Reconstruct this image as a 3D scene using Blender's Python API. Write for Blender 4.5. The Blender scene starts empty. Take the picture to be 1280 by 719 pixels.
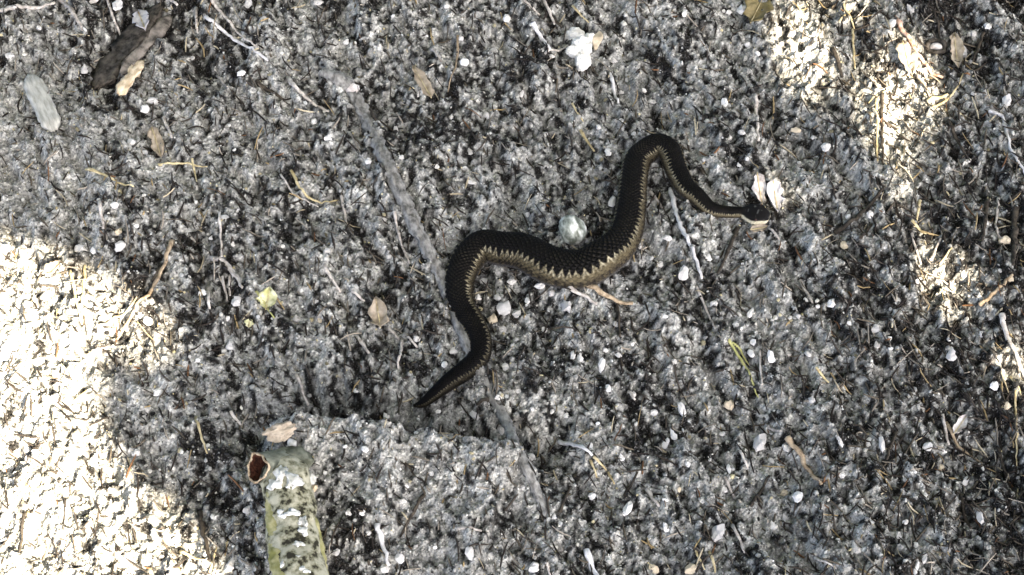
import bpy, math, random
import numpy as np
from mathutils import Vector, Matrix

# ------------------------------------------------------------------ camera, sky, sun, exposure
scene = bpy.context.scene
col = scene.collection
PITCH = math.radians(60.0)      # looking down from standing height
DIST = 1.85                     # metres from lens to the ground at the picture's centre
WIDE = 0.90                     # metres of ground across the picture
SUN_EL, SUN_AZ = math.radians(38.0), math.radians(145.0)   # azimuth clockwise from +Y
EXPOSURE = 3.4

cam_pos = np.array([0.0, -DIST*math.cos(PITCH), DIST*math.sin(PITCH)])
c_f = np.array([0.0, math.cos(PITCH), -math.sin(PITCH)])
c_r = np.array([1.0, 0.0, 0.0])
c_u = np.array([0.0, math.sin(PITCH), math.cos(PITCH)])
FPX = 1280.0*DIST/WIDE
cd = bpy.data.cameras.new('camera')
cam = bpy.data.objects.new('camera', cd); col.objects.link(cam)
cd.sensor_width = 36.0; cd.lens = 36.0*DIST/WIDE
cd.clip_start = 0.05; cd.clip_end = 500.0
cam.location = cam_pos
cam.rotation_euler = (math.pi/2-PITCH, 0, 0)
scene.camera = cam

world = bpy.data.worlds.new('World'); scene.world = world
world.use_nodes = True
wn, wl = world.node_tree.nodes, world.node_tree.links
wn.clear()
sky = wn.new('ShaderNodeTexSky'); sky.sky_type = 'NISHITA'; sky.sun_disc = False
sky.sun_elevation = SUN_EL; sky.sun_rotation = SUN_AZ
sky.air_density = 0.33; sky.dust_density = 2.6; sky.ozone_density = 0.3
bg = wn.new('ShaderNodeBackground'); bg.inputs['Strength'].default_value = 0.105
wo = wn.new('ShaderNodeOutputWorld')
wl.new(sky.outputs[0], bg.inputs[0]); wl.new(bg.outputs[0], wo.inputs[0])

SUN = np.array([math.sin(SUN_AZ)*math.cos(SUN_EL), math.cos(SUN_AZ)*math.cos(SUN_EL), math.sin(SUN_EL)])
sd = bpy.data.lights.new('sun', 'SUN'); sd.energy = 5.0; sd.angle = math.radians(0.53); sd.color = (1.0, 0.85, 0.68)
sun = bpy.data.objects.new('sun', sd); col.objects.link(sun)
sun.rotation_euler = Vector(SUN).to_track_quat('Z', 'Y').to_euler()
sun.location = (0, 0, 6)

scene.view_settings.view_transform = 'Standard'
scene.view_settings.look = 'None'
scene.view_settings.exposure = EXPOSURE
scene.view_settings.gamma = 1.0
scene.view_settings.use_curve_mapping = False

# ------------------------------------------------------------------ helpers
rng = np.random.default_rng(11)
random.seed(5)

def _hash(ix, iy, seed):
    h = (ix.astype(np.int64)*374761393 + iy.astype(np.int64)*668265263 + seed*2147483647) & 0xffffffff
    h = ((h ^ (h >> 13))*1274126177) & 0xffffffff
    h = h ^ (h >> 16)
    return (h & 0xffffff)/float(0xffffff)

def noise(x, y, seed=0):                      # value noise, 0..1, wavelength 1
    fx, fy = np.floor(x), np.floor(y)
    tx, ty = x-fx, y-fy
    tx = tx*tx*tx*(tx*(tx*6-15)+10); ty = ty*ty*ty*(ty*(ty*6-15)+10)
    ix, iy = fx.astype(np.int64), fy.astype(np.int64)
    a = _hash(ix, iy, seed); b = _hash(ix+1, iy, seed)
    c = _hash(ix, iy+1, seed); d = _hash(ix+1, iy+1, seed)
    return (a*(1-tx)+b*tx)*(1-ty)+(c*(1-tx)+d*tx)*ty

def fbm(x, y, seed=0, n=3):
    s = 0; a = 1.0; t = 0
    for k in range(n):
        s = s+a*(noise(x*2**k+17.3*k, y*2**k-9.1*k, seed+k)-0.5); t += a; a *= 0.5
    return s/t*2.0

def smooth(a, b, x):
    t = np.clip((x-a)/(b-a), 0, 1); return t*t*(3-2*t)

def pixel_ray(px, py):
    d = c_f + (px-640.0)/FPX*c_r + (359.5-py)/FPX*c_u
    return d/np.linalg.norm(d)

def flat(px, py, z=0.0):                       # pixel -> point at height z
    d = pixel_ray(px, py)
    t = (z-cam_pos[2])/d[2]
    return cam_pos+d*t

def to_pixel(P):
    Q = np.asarray(P)-cam_pos
    w = Q@c_f
    return 640.0+FPX*(Q@c_r)/w, 359.5-FPX*(Q@c_u)/w

PXM = WIDE/1280.0                              # metres per pixel at the centre

# ------------------------------------------------------------------ terrain height
def seg_dist(x, y, pts):
    """distance, signed side and 0..1 position along a polyline on the ground"""
    best = np.full(np.shape(x), 1e9); side = np.zeros(np.shape(x)); al = np.zeros(np.shape(x))
    L = [0]
    for a, b in zip(pts[:-1], pts[1:]): L.append(L[-1]+math.hypot(b[0]-a[0], b[1]-a[1]))
    for k, (a, b) in enumerate(zip(pts[:-1], pts[1:])):
        ex, ey = b[0]-a[0], b[1]-a[1]; l2 = ex*ex+ey*ey
        t = np.clip(((x-a[0])*ex+(y-a[1])*ey)/l2, 0, 1)
        dx, dy = x-(a[0]+t*ex), y-(a[1]+t*ey)
        d = np.hypot(dx, dy); m = d < best
        best = np.where(m, d, best)
        side = np.where(m, np.sign(ex*dy-ey*dx), side)
        al = np.where(m, (L[k]+t*math.sqrt(l2))/L[-1], al)
    return best, side, al

RIDGE = [flat(*p)[:2] for p in ((318, 520), (380, 527), (440, 538), (500, 549), (560, 555), (610, 566), (655, 572), (700, 600))]
ROOT_PX = [(412, 92), (432, 104), (446, 128), (462, 160), (483, 205), (507, 258), (530, 305), (553, 352), (572, 400), (598, 462), (628, 520), (652, 575), (678, 630), (700, 690)]
ROOT = [flat(*p)[:2] for p in ROOT_PX]
DENTS = [(150, 50, 44, 0.022), (118, 90, 20, 0.014), (180, 15, 30, 0.016), (1205, 50, 40, 0.006), (905, 300, 16, 0.004), (465, 135, 14, 0.006),
         (880, 720, 60, 0.004), (1255, 280, 30, 0.008), (760, 22, 18, 0.005), (325, 550, 24, 0.004), (585, 525, 14, 0.004), (945, 610, 16, 0.005),
         (735, 470, 22, 0.004), (1240, 590, 40, 0.006), (700, 540, 22, 0.004), (500, 90, 20, 0.003)]
DENTS = [(*flat(a, b)[:2], c*PXM, d) for a, b, c, d in DENTS]

def height(x, y, fine=1.0):
    x = np.asarray(x, float); y = np.asarray(y, float)
    ac, alg = 0.93*x+0.37*y, 0.37*x-0.93*y                 # across / along the slope's run
    h = 0.012*fbm(x/0.30, y/0.30, 1, 2)+0.012*fbm(ac/0.06, alg/0.14, 5, 3)
    wx = x+0.006*fbm(x/0.03, y/0.03, 61, 2); wy = y+0.006*fbm(x/0.03, y/0.03, 67, 2)
    wa, wl_ = 0.93*wx+0.37*wy, 0.37*wx-0.93*wy
    rill = 1-np.abs(fbm(wa/0.024, wl_/0.11, 9, 2))*2.2     # thin rills drawn out along the slope
    h = h-fine*0.0060*np.clip(rill-0.3, 0, 1)
    h = h+fine*(0.0080*fbm(wa/0.018, wl_/0.042, 12, 2)+0.0052*fbm(wa/0.0080, wl_/0.012, 14, 2)+0.0034*fbm(x/0.0044, y/0.0044, 21, 1))
    d, s, al = seg_dist(x, y, RIDGE)
    e = smooth(0.0, 0.12, al)*(1-smooth(0.80, 1.0, al))
    wob = 0.009*fbm(x/0.045, y/0.045, 33, 3)
    sd_ = -s*d+wob                                         # positive on the near (downslope) side
    step = smooth(-0.004, 0.004, sd_)*np.exp(-np.maximum(sd_, 0)/0.085)
    h = h+0.042*e*step-0.022*e*np.exp(-(sd_+0.016)**2/(2*0.013**2))
    d, s, al = seg_dist(x, y, ROOT)
    h = h+0.0045*np.exp(-(d/0.022)**2)
    for ax, ay, r, dep in DENTS:
        h = h-dep*np.exp(-((x-ax)**2+(y-ay)**2)/(r*r))
    return h

def humus(x, y):
    """0 pale sand .. 1 dark humus: streaky soil patches, paled where the sun patches fall"""
    px, py = to_pixel(np.stack([x, y, 0*x], -1))
    wx = x+0.004*fbm(x/0.012, y/0.012, 161, 2); wy = y+0.006*fbm(x/0.014, y/0.014, 167, 2)
    wa, wl_ = 0.93*wx+0.37*wy, 0.37*wx-0.93*wy
    big = 0.55*fbm(x/0.15, y/0.18, 141, 3)+0.60*fbm(wa/0.022, wl_/0.085, 144, 3)
    big = big+0.55*np.clip(1-np.abs(fbm(wa/0.03, wl_/0.14, 147, 2))*6, 0, 1)-0.12
    big = big+0.42*smooth(980, 1200, px)-0.5*np.exp(-((px-20)/170)**2-((py-480)/330)**2)+0.22*np.exp(-((px-230)/120)**2-((py-330)/120)**2)  # soil paled under the left sun patch, adding brightness by colour
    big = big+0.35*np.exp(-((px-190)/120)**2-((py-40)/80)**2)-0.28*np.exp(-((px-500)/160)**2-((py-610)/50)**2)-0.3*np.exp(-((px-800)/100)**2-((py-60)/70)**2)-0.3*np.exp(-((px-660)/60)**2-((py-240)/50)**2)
    big = big-0.65*np.exp(-((px-50)/130)**2-((py-220)/100)**2)-0.25*np.exp(-((px-380)/70)**2-((py-200)/80)**2)-0.95*np.exp(-((px-1130)/50)**2-((py-150)/90)**2)-0.6*np.exp(-((px-1015)/40)**2-((py-60)/60)**2)-0.5*np.exp(-((px-1186)/40)**2-((py-350)/50)**2)  # right sun flecks brightened in the colour by paler soil
    rd, rs_, ra = seg_dist(x, y, RIDGE); big = big-0.55*np.exp(-((rd-0.02)/0.022)**2)*(rs_ < 0)*smooth(0, .15, ra)*(1-smooth(.8, 1, ra))
    f = 0.62*fbm(wa/0.0050, wl_/0.0085, 151, 2)+0.45*fbm(x/0.0032, y/0.0036, 155, 1)
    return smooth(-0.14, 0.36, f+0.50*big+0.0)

def on_ground(px, py, lift=0.0):
    z = 0.0
    for _ in range(4):
        p = flat(px, py, z+lift); z = float(height(p[0], p[1]))
    return np.array([p[0], p[1], z])

# ------------------------------------------------------------------ materials
def nodes(name):
    m = bpy.data.materials.new(name); m.use_nodes = True
    nt = m.node_tree; nt.nodes.clear()
    o = nt.nodes.new('ShaderNodeOutputMaterial'); b = nt.nodes.new('ShaderNodeBsdfPrincipled')
    nt.links.new(b.outputs[0], o.inputs[0])
    return m, nt, b

def N(nt, kind, **kw):
    n = nt.nodes.new(kind)
    for k, v in kw.items():
        if k in n.inputs: n.inputs[k].default_value = v
        else: setattr(n, k, v)
    return n

def ramp(nt, stops, src):
    r = nt.nodes.new('ShaderNodeValToRGB'); e = r.color_ramp.elements
    while len(e) < len(stops): e.new(0.5)
    for el, (p, c) in zip(e, stops):
        el.position = p; el.color = (*c, 1)
    nt.links.new(src, r.inputs[0]); return r.outputs[0]

def mix(nt, fac, a, b, mode='MIX'):
    m = nt.nodes.new('ShaderNodeMix'); m.data_type = 'RGBA'; m.blend_type = mode
    for sock, v in ((m.inputs[0], fac), (m.inputs[6], a), (m.inputs[7], b)):
        if hasattr(v, 'is_linked'): nt.links.new(v, sock)
        elif isinstance(v, (int, float)): sock.default_value = v
        else: sock.default_value = (*v, 1)
    return m.outputs[2]

def tex(nt, scale, detail=3.0, rough=0.6, coord=None, dist=0.0):
    t = N(nt, 'ShaderNodeTexNoise'); t.inputs['Scale'].default_value = scale
    t.inputs['Detail'].default_value = detail; t.inputs['Roughness'].default_value = rough
    t.inputs['Distortion'].default_value = dist
    if coord is not None: nt.links.new(coord, t.inputs['Vector'])
    return t.outputs[0]

def bump(nt, b, src, strength, dist):
    n = N(nt, 'ShaderNodeBump'); n.inputs['Strength'].default_value = strength; n.inputs['Distance'].default_value = dist
    nt.links.new(src, n.inputs['Height']); nt.links.new(n.outputs[0], b.inputs['Normal'])

def soil_material():
    m, nt, b = nodes('sandy_humus_soil')
    co = nt.nodes.new('ShaderNodeTexCoord').outputs['Object']
    at = N(nt, 'ShaderNodeAttribute', attribute_name='Col')
    sm = tex(nt, 420, 3, 0.7, co, 0.3); fine = tex(nt, 700, 2, 0.6, co)
    v = ramp(nt, [(0.30, (0.3, 0.3, 0.3)), (0.5, (1, 1, 1)), (0.70, (1.7, 1.68, 1.62))], sm)
    c = mix(nt, 1.0, at.outputs[0], v, 'MULTIPLY')
    sp = ramp(nt, [(0.60, (0, 0, 0)), (0.66, (0.35, 0.35, 0.35))], fine)
    c = mix(nt, sp, c, (0.36, 0.35, 0.33))
    nt.links.new(c, b.inputs['Base Color'])
    b.inputs['Roughness'].default_value = 0.95; b.inputs['Specular IOR Level'].default_value = 0.1
    bump(nt, b, fine, 0.5, 0.0008)
    return m

def N_map(nt, src, lo, hi):
    r = N(nt, 'ShaderNodeMapRange'); nt.links.new(src, r.inputs[0])
    r.inputs[1].default_value = lo; r.inputs[2].default_value = hi
    return r.outputs[0]

def attr_material(name, rough=0.85, spec=0.2, nscale=500, var=0.35, bump_d=0.0003):
    m, nt, b = nodes(name)
    at = N(nt, 'ShaderNodeAttribute', attribute_name='Col')
    co = nt.nodes.new('ShaderNodeTexCoord').outputs['Object']
    n = tex(nt, nscale, 2, 0.6, co)
    v = ramp(nt, [(0.3, (1-var,)*3), (0.7, (1+var*0.4,)*3)], n)
    nt.links.new(mix(nt, 1.0, at.outputs[0], v, 'MULTIPLY'), b.inputs['Base Color'])
    b.inputs['Roughness'].default_value = rough; b.inputs['Specular IOR Level'].default_value = spec
    if bump_d: bump(nt, b, n, 0.4, bump_d)
    return m

def two_tone(name, c1, c2, scale, rough=0.85, spec=0.2, bd=0.0004, stretch=None, vary=0.3, lo=0.35, hi=0.65, third=None):
    m, nt, b = nodes(name)
    co = nt.nodes.new('ShaderNodeTexCoord').outputs['Object']
    oi = nt.nodes.new('ShaderNodeObjectInfo')
    add = N(nt, 'ShaderNodeVectorMath', operation='ADD'); nt.links.new(co, add.inputs[0]); nt.links.new(oi.outputs['Random'], add.inputs[1])
    vec = add.outputs[0]
    if stretch:
        mp = N(nt, 'ShaderNodeMapping'); mp.inputs['Scale'].default_value = stretch; nt.links.new(vec, mp.inputs[0]); vec = mp.outputs[0]
    n = tex(nt, scale, 3, 0.6, vec)
    stops = [(lo, c1), (hi, c2)]
    if third: stops.append((min(hi+0.12, 1), third))
    c = ramp(nt, stops, n)
    rv = N(nt, 'ShaderNodeMapRange'); nt.links.new(oi.outputs['Random'], rv.inputs[0]); rv.inputs[3].default_value = 1-vary; rv.inputs[4].default_value = 1+vary*0.5
    nt.links.new(mix(nt, 1.0, c, rv.outputs[0], 'MULTIPLY'), b.inputs['Base Color'])
    b.inputs['Roughness'].default_value = rough; b.inputs['Specular IOR Level'].default_value = spec
    if bd: bump(nt, b, n, 0.6, bd)
    return m

M = {}
M['soil'] = soil_material()
M['grit'] = attr_material('sand_grit', 0.8, 0.3, 700, 0.3)
M['litter'] = attr_material('plant_litter', 0.8, 0.2, 500, 0.4)
M['quartz'] = two_tone('white_quartz', (0.5, 0.485, 0.44), (0.82, 0.80, 0.735), 160, 0.6, 0.3, 0.0006, vary=0.35)
M['quartz_lump'] = two_tone('chalky_quartz', (0.42, 0.41, 0.35), (0.78, 0.77, 0.7), 110, 0.8, 0.2, 0.0015, None, 0)
M['cream_stone'] = two_tone('cream_stone', (0.48, 0.40, 0.27), (0.72, 0.63, 0.46), 160, 0.7, 0.3, 0.0006, vary=0.2)
M['grey_stone'] = two_tone('pale_grey_stone', (0.36, 0.355, 0.33), (0.62, 0.61, 0.57), 200, 0.7, 0.3, 0.0006, vary=0.15)
M['veined_stone'] = two_tone('veined_greenish_pebble', (0.10, 0.11, 0.08), (0.36, 0.38, 0.31), 95, 0.5, 0.35, 0.0012, (1.4, 0.8, 0.8), 0, 0.40, 0.54, (0.68, 0.69, 0.62))
M['pale_twig'] = two_tone('weathered_pale_twig', (0.26, 0.235, 0.2), (0.58, 0.54, 0.47), 220, 0.8, 0.2, vary=0.3)
M['white_twig'] = two_tone('bleached_twig', (0.42, 0.41, 0.38), (0.72, 0.71, 0.68), 200, 0.75, 0.25, vary=0.15)
M['tan_twig'] = two_tone('tan_twig', (0.17, 0.125, 0.075), (0.40, 0.32, 0.21), 220, 0.8, 0.2, vary=0.25)
M['dark_twig'] = two_tone('dark_twig', (0.018, 0.015, 0.011), (0.065, 0.055, 0.04), 260, 0.85, 0.2, vary=0.2)
M['straw'] = two_tone('dry_straw', (0.33, 0.26, 0.12), (0.62, 0.54, 0.32), 180, 0.6, 0.3, 0.0002, vary=0.25)
M['green_blade'] = two_tone('yellow_green_blade', (0.26, 0.27, 0.09), (0.5, 0.48, 0.2), 90, 0.5, 0.35, 0.0001, vary=0.15)
M['red_twig'] = two_tone('reddish_peeling_twig', (0.26, 0.13, 0.08), (0.62, 0.46, 0.36), 180, 0.75, 0.2, vary=0)
M['root'] = two_tone('sandy_root_bark', (0.09, 0.088, 0.078), (0.30, 0.295, 0.265), 220, 0.95, 0.1, 0.002, (1.0, 0.6, 1.0), 0)
M['grey_wood'] = two_tone('silver_grey_wood', (0.30, 0.295, 0.25), (0.52, 0.51, 0.44), 120, 0.85, 0.15, 0.0004, (3.0, 0.6, 1.0), 0)
M['brown_bark'] = two_tone('dark_brown_bark', (0.02, 0.018, 0.014), (0.10, 0.088, 0.07), 150, 0.9, 0.1, 0.001, None, 0.1)
M['pale_bark'] = two_tone('grey_brown_bark', (0.05, 0.045, 0.037), (0.2, 0.18, 0.15), 150, 0.9, 0.1, 0.001, None, 0.1)
M['rust_hollow'] = two_tone('rust_brown_rotten_core', (0.012, 0.006, 0.004), (0.075, 0.028, 0.016), 170, 0.9, 0.1, 0.001, (3, 3, 0.6), 0)
M['cream_wood'] = two_tone('cream_split_wood', (0.36, 0.27, 0.16), (0.66, 0.57, 0.40), 140, 0.8, 0.2, 0.0006, (2, .7, 1), 0)
M['lichen_bark'] = two_tone('lichen_birch_bark', (0.03, 0.028, 0.018), (0.20, 0.195, 0.125), 120, 0.9, 0.1, 0.002, None, 0, 0.40, 0.48, (0.37, 0.36, 0.265))
M['green_bark'] = two_tone('yellow_green_bark', (0.17, 0.17, 0.055), (0.42, 0.39, 0.21), 90, 0.9, 0.1, 0.001, None, 0)
M['dim_bark'] = two_tone('grey_green_bark', (0.06, 0.065, 0.045), (0.2, 0.21, 0.16), 90, 0.9, 0.1, 0.001, None, 0)
M['lichen'] = two_tone('white_lichen', (0.40, 0.40, 0.34), (0.74, 0.74, 0.68), 160, 0.95, 0.1, 0.0012, None, 0)
M['tan_leaf'] = two_tone('dry_tan_leaf', (0.23, 0.19, 0.13), (0.43, 0.37, 0.28), 130, 0.7, 0.2, 0.0003, None, 0.1)
M['yellow_leaf'] = two_tone('yellowing_leaf', (0.42, 0.42, 0.16), (0.72, 0.70, 0.45), 150, 0.55, 0.3, 0.0003, None, 0.05)
M['olive_leaf'] = two_tone('brown_olive_leaf', (0.10, 0.085, 0.03), (0.26, 0.21, 0.10), 120, 0.6, 0.25, 0.0003, None, 0.05)
M['grey_leaf'] = two_tone('silvery_grey_leaf', (0.36, 0.35, 0.35), (0.62, 0.61, 0.6), 130, 0.7, 0.2, 0.0003, None, 0.05)
M['bark_flake'] = two_tone('pale_bark_flake', (0.33, 0.29, 0.26), (0.72, 0.69, 0.63), 130, 0.85, 0.15, 0.001, None, 0.05)
M['tree_bark'] = two_tone('tree_bark', (0.05, 0.045, 0.04), (0.3, 0.28, 0.25), 20, 0.9, 0.1, 0.004, (1, 1, 3), 0)
def leafy(m, tint):
    nt = m.node_tree; b = next(n for n in nt.nodes if n.type == 'BSDF_PRINCIPLED'); o = next(n for n in nt.nodes if n.type == 'OUTPUT_MATERIAL')
    t = nt.nodes.new('ShaderNodeBsdfTranslucent'); t.inputs[0].default_value = (*tint, 1)
    a = nt.nodes.new('ShaderNodeAddShader'); nt.links.new(b.outputs[0], a.inputs[0]); nt.links.new(t.outputs[0], a.inputs[1]); nt.links.new(a.outputs[0], o.inputs[0])
    return m
M['crown_leaf'] = two_tone('green_tree_leaf', (0.05, 0.09, 0.025), (0.10, 0.15, 0.045), 30, 0.5, 0.3, 0, None, 0)
leafy(M['crown_leaf'], (0.05, 0.065, 0.015))

# ------------------------------------------------------------------ mesh helpers
def mesh_np(name, V, F, cols=None, smooth_=True):
    """V (n,3), F (m,k) all faces of k corners; optional per-point colours"""
    V = np.asarray(V, np.float32); F = np.asarray(F, np.int32)
    me = bpy.data.meshes.new(name); k = F.shape[1]
    me.vertices.add(len(V)); me.vertices.foreach_set('co', V.ravel())
    me.loops.add(F.size); me.loops.foreach_set('vertex_index', F.ravel())
    me.polygons.add(len(F)); me.polygons.foreach_set('loop_start', np.arange(0, F.size, k, dtype=np.int32))
    me.polygons.foreach_set('loop_total', np.full(len(F), k, np.int32))
    me.polygons.foreach_set('use_smooth', np.full(len(F), smooth_, bool))
    me.update(calc_edges=True)
    if cols is not None:
        a = me.color_attributes.new('Col', 'FLOAT_COLOR', 'POINT')
        c = np.ones((len(V), 4), np.float32); c[:, :3] = cols
        a.data.foreach_set('color', c.ravel())
    return me

def link(name, me, mat, parent=None, label=None, cat=None, group=None, kind=None):
    o = bpy.data.objects.new(name, me); col.objects.link(o)
    if me is not None and mat is not None and not me.materials: me.materials.append(mat)
    if parent is not None: o.parent = parent
    if label: o['label'] = label
    if cat: o['category'] = cat
    if group: o['group'] = group
    if kind: o['kind'] = kind
    return o

def catmull(P, n):
    P = np.asarray(P, float)
    Q = np.vstack([2*P[0]-P[1], P, 2*P[-1]-P[-2]])
    out = []
    for k in range(len(P)-1):
        a, b, c, d = Q[k:k+4]
        t = np.linspace(0, 1, n, endpoint=False)[:, None]
        out.append(0.5*((2*b)+(-a+c)*t+(2*a-5*b+4*c-d)*t*t+(-a+3*b-3*c+d)*t**3))
    return np.vstack(out+[P[-1:]])

def resample(P, step=None, n=None):
    L = np.r_[0, np.cumsum(np.linalg.norm(np.diff(P[:, :3], axis=0), axis=1))]
    if n is None: n = max(3, int(L[-1]/step)+1)
    s = np.linspace(0, L[-1], n)
    return np.stack([np.interp(s, L, P[:, k]) for k in range(P.shape[1])], 1), s

def tube(P, R, sides=7, squash=1.0, rough=0.0, cap=True, seed=0):
    """vertices and quads/tris (as quads) of a tapered tube along P"""
    P = np.asarray(P, float); n = len(P); R = np.broadcast_to(R, n)
    T = np.gradient(P, axis=0); T /= np.linalg.norm(T, axis=1)[:, None]+1e-12
    up = np.array([0, 0, 1.0]); S = np.cross(T, up); S /= np.linalg.norm(S, axis=1)[:, None]+1e-9
    U = np.cross(S, T)
    th = np.linspace(0, 2*np.pi, sides, endpoint=False)
    r_ = np.random.default_rng(seed)
    rr = R[:, None]*(1+rough*(r_.random((n, sides))-0.5)*2)
    V = P[:, None]+rr[..., None]*(np.cos(th)[None, :, None]*S[:, None]+squash*np.sin(th)[None, :, None]*U[:, None])
    V = V.reshape(-1, 3)
    i = np.arange(n-1)[:, None]*sides; j = np.arange(sides)[None]; j2 = (j+1) % sides
    F = np.stack([i+j, i+j2, i+sides+j2, i+sides+j], -1).reshape(-1, 4)
    if cap:
        V = np.vstack([V, P[0]-T[0]*R[0]*0.3, P[-1]+T[-1]*R[-1]*0.3]); a, b = len(V)-2, len(V)-1
        jj = np.arange(sides)
        F = np.vstack([F, np.stack([np.full(sides, a), (jj+1) % sides, jj, np.full(sides, a)], 1)[:, [0, 1, 2, 2]],
                       np.stack([np.full(sides, b), (n-1)*sides+jj, (n-1)*sides+(jj+1) % sides, np.full(sides, b)], 1)[:, [0, 1, 2, 2]]])
    return V, F

def quads_to_mesh(name, V, F, cols=None):
    """accept quads in which a triangle repeats its last index"""
    me = bpy.data.meshes.new(name)
    me.from_pydata([tuple(v) for v in V], [], [tuple(f[:3]) if f[2] == f[3] else tuple(f) for f in F.tolist()])
    for p in me.polygons: p.use_smooth = True
    if cols is not None:
        a = me.color_attributes.new('Col', 'FLOAT_COLOR', 'POINT')
        c = np.ones((len(V), 4), np.float32); c[:, :3] = cols
        a.data.foreach_set('color', c.ravel())
    me.update(); return me

def icosphere(sub):
    t = (1+5**.5)/2
    v = [(-1, t, 0), (1, t, 0), (-1, -t, 0), (1, -t, 0), (0, -1, t), (0, 1, t), (0, -1, -t), (0, 1, -t), (t, 0, -1), (t, 0, 1), (-t, 0, -1), (-t, 0, 1)]
    v = [np.array(p)/np.linalg.norm(p) for p in v]
    f = [(0, 11, 5), (0, 5, 1), (0, 1, 7), (0, 7, 10), (0, 10, 11), (1, 5, 9), (5, 11, 4), (11, 10, 2), (10, 7, 6), (7, 1, 8),
         (3, 9, 4), (3, 4, 2), (3, 2, 6), (3, 6, 8), (3, 8, 9), (4, 9, 5), (2, 4, 11), (6, 2, 10), (8, 6, 7), (9, 8, 1)]
    for _ in range(sub):
        g = []; mid = {}
        def m(a, b):
            k = (min(a, b), max(a, b))
            if k not in mid:
                p = v[a]+v[b]; v.append(p/np.linalg.norm(p)); mid[k] = len(v)-1
            return mid[k]
        for a, b, c in f:
            ab, bc, ca = m(a, b), m(b, c), m(c, a)
            g += [(a, ab, ca), (b, bc, ab), (c, ca, bc), (ab, bc, ca)]
        f = g
    return np.array(v), np.array(f)

ICO0, ICO1, ICO2, ICO3 = [icosphere(k) for k in range(4)]

def stone_shape(seed, sub=2, facets=9, rough=0.05):
    r = np.random.default_rng(seed)
    V, F = (ICO0, ICO1, ICO2, ICO3)[sub]
    V = V.copy()
    for _ in range(facets):                          # slice flat facets off a ball
        n = r.normal(size=3); n /= np.linalg.norm(n); d = r.uniform(0.62, 0.95)
        over = np.maximum(V@n-d, 0); V -= over[:, None]*n*0.95
    V += rough*r.normal(size=V.shape)
    return V, F

# ------------------------------------------------------------------ ground sheet: fine under the picture, coarse to the horizon
def axis(a, b, step):
    c = np.arange(a, b+1e-9, step); g = []; d = step; x = c[-1]
    while x < 250: d *= 1.32; x += d; g.append(x-c[-1])
    g = np.array(g)
    return np.r_[(c[0]-g)[::-1], c, c[-1]+g]
gx = axis(-0.56, 0.56, 0.0016); gy = axis(-0.36, 0.44, 0.0016)
X, Y = np.meshgrid(gx, gy)
fade = (1-smooth(0.56, 0.75, np.abs(X)))*(1-smooth(0.44, 0.7, np.abs(Y)))
H = height(X, Y, fade)
H = H*(1-smooth(3, 12, np.hypot(X, Y)))+0.25*fbm(X/9, Y/9, 77, 2)*smooth(4, 30, np.hypot(X, Y))
nx, ny = len(gx), len(gy)
H = H+fade*rng.normal(0, 0.00042, H.shape)                 # single sand grains
V = np.stack([X, Y, H], -1).reshape(-1, 3)
i = (np.arange(ny-1)[:, None]*nx+np.arange(nx-1)[None]).ravel()
hm = humus(X, Y)[..., None]
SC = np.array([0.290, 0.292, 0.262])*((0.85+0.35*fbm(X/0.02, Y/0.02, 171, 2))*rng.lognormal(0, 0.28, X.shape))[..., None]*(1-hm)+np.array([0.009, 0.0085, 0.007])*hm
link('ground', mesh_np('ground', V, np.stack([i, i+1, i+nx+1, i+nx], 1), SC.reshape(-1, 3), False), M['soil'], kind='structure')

# ------------------------------------------------------------------ sand grit (uncountable)
LEFT_SUN = [(-60, 300), (40, 318), (85, 322), (104, 370), (112, 430), (108, 500), (130, 560), (150, 610), (200, 640), (262, 700), (300, 780), (-60, 780)]

def scatter_points(n, spread=True):
    k = int(n*0.86)
    px = rng.uniform(-25, 1305, k); py = rng.uniform(-25, 745, k)
    d = c_f[None]+((px-640)/FPX)[:, None]*c_r+((359.5-py)/FPX)[:, None]*c_u
    t = -cam_pos[2]/d[:, 2]; P = cam_pos+d*t[:, None]
    Q = np.stack([rng.normal(0, 0.75, n-k), rng.normal(0.1, 0.6, n-k)], 1)
    return np.vstack([P[:, :2], Q])

def rot_mats(n):
    q = rng.normal(size=(n, 4)); q /= np.linalg.norm(q, axis=1)[:, None]
    w, x, y, z = q.T
    return np.stack([1-2*(y*y+z*z), 2*(x*y-z*w), 2*(x*z+y*w), 2*(x*y+z*w), 1-2*(x*x+z*z), 2*(y*z-x*w), 2*(x*z-y*w), 2*(y*z+x*w), 1-2*(x*x+y*y)], 1).reshape(n, 3, 3)

OCT_V = np.array([(1, 0, 0), (-1, 0, 0), (0, 1, 0), (0, -1, 0), (0, 0, 1), (0, 0, -1)], float)
OCT_F = np.array([(0, 2, 4), (2, 1, 4), (1, 3, 4), (3, 0, 4), (2, 0, 5), (1, 2, 5), (3, 1, 5), (0, 3, 5)])

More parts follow.
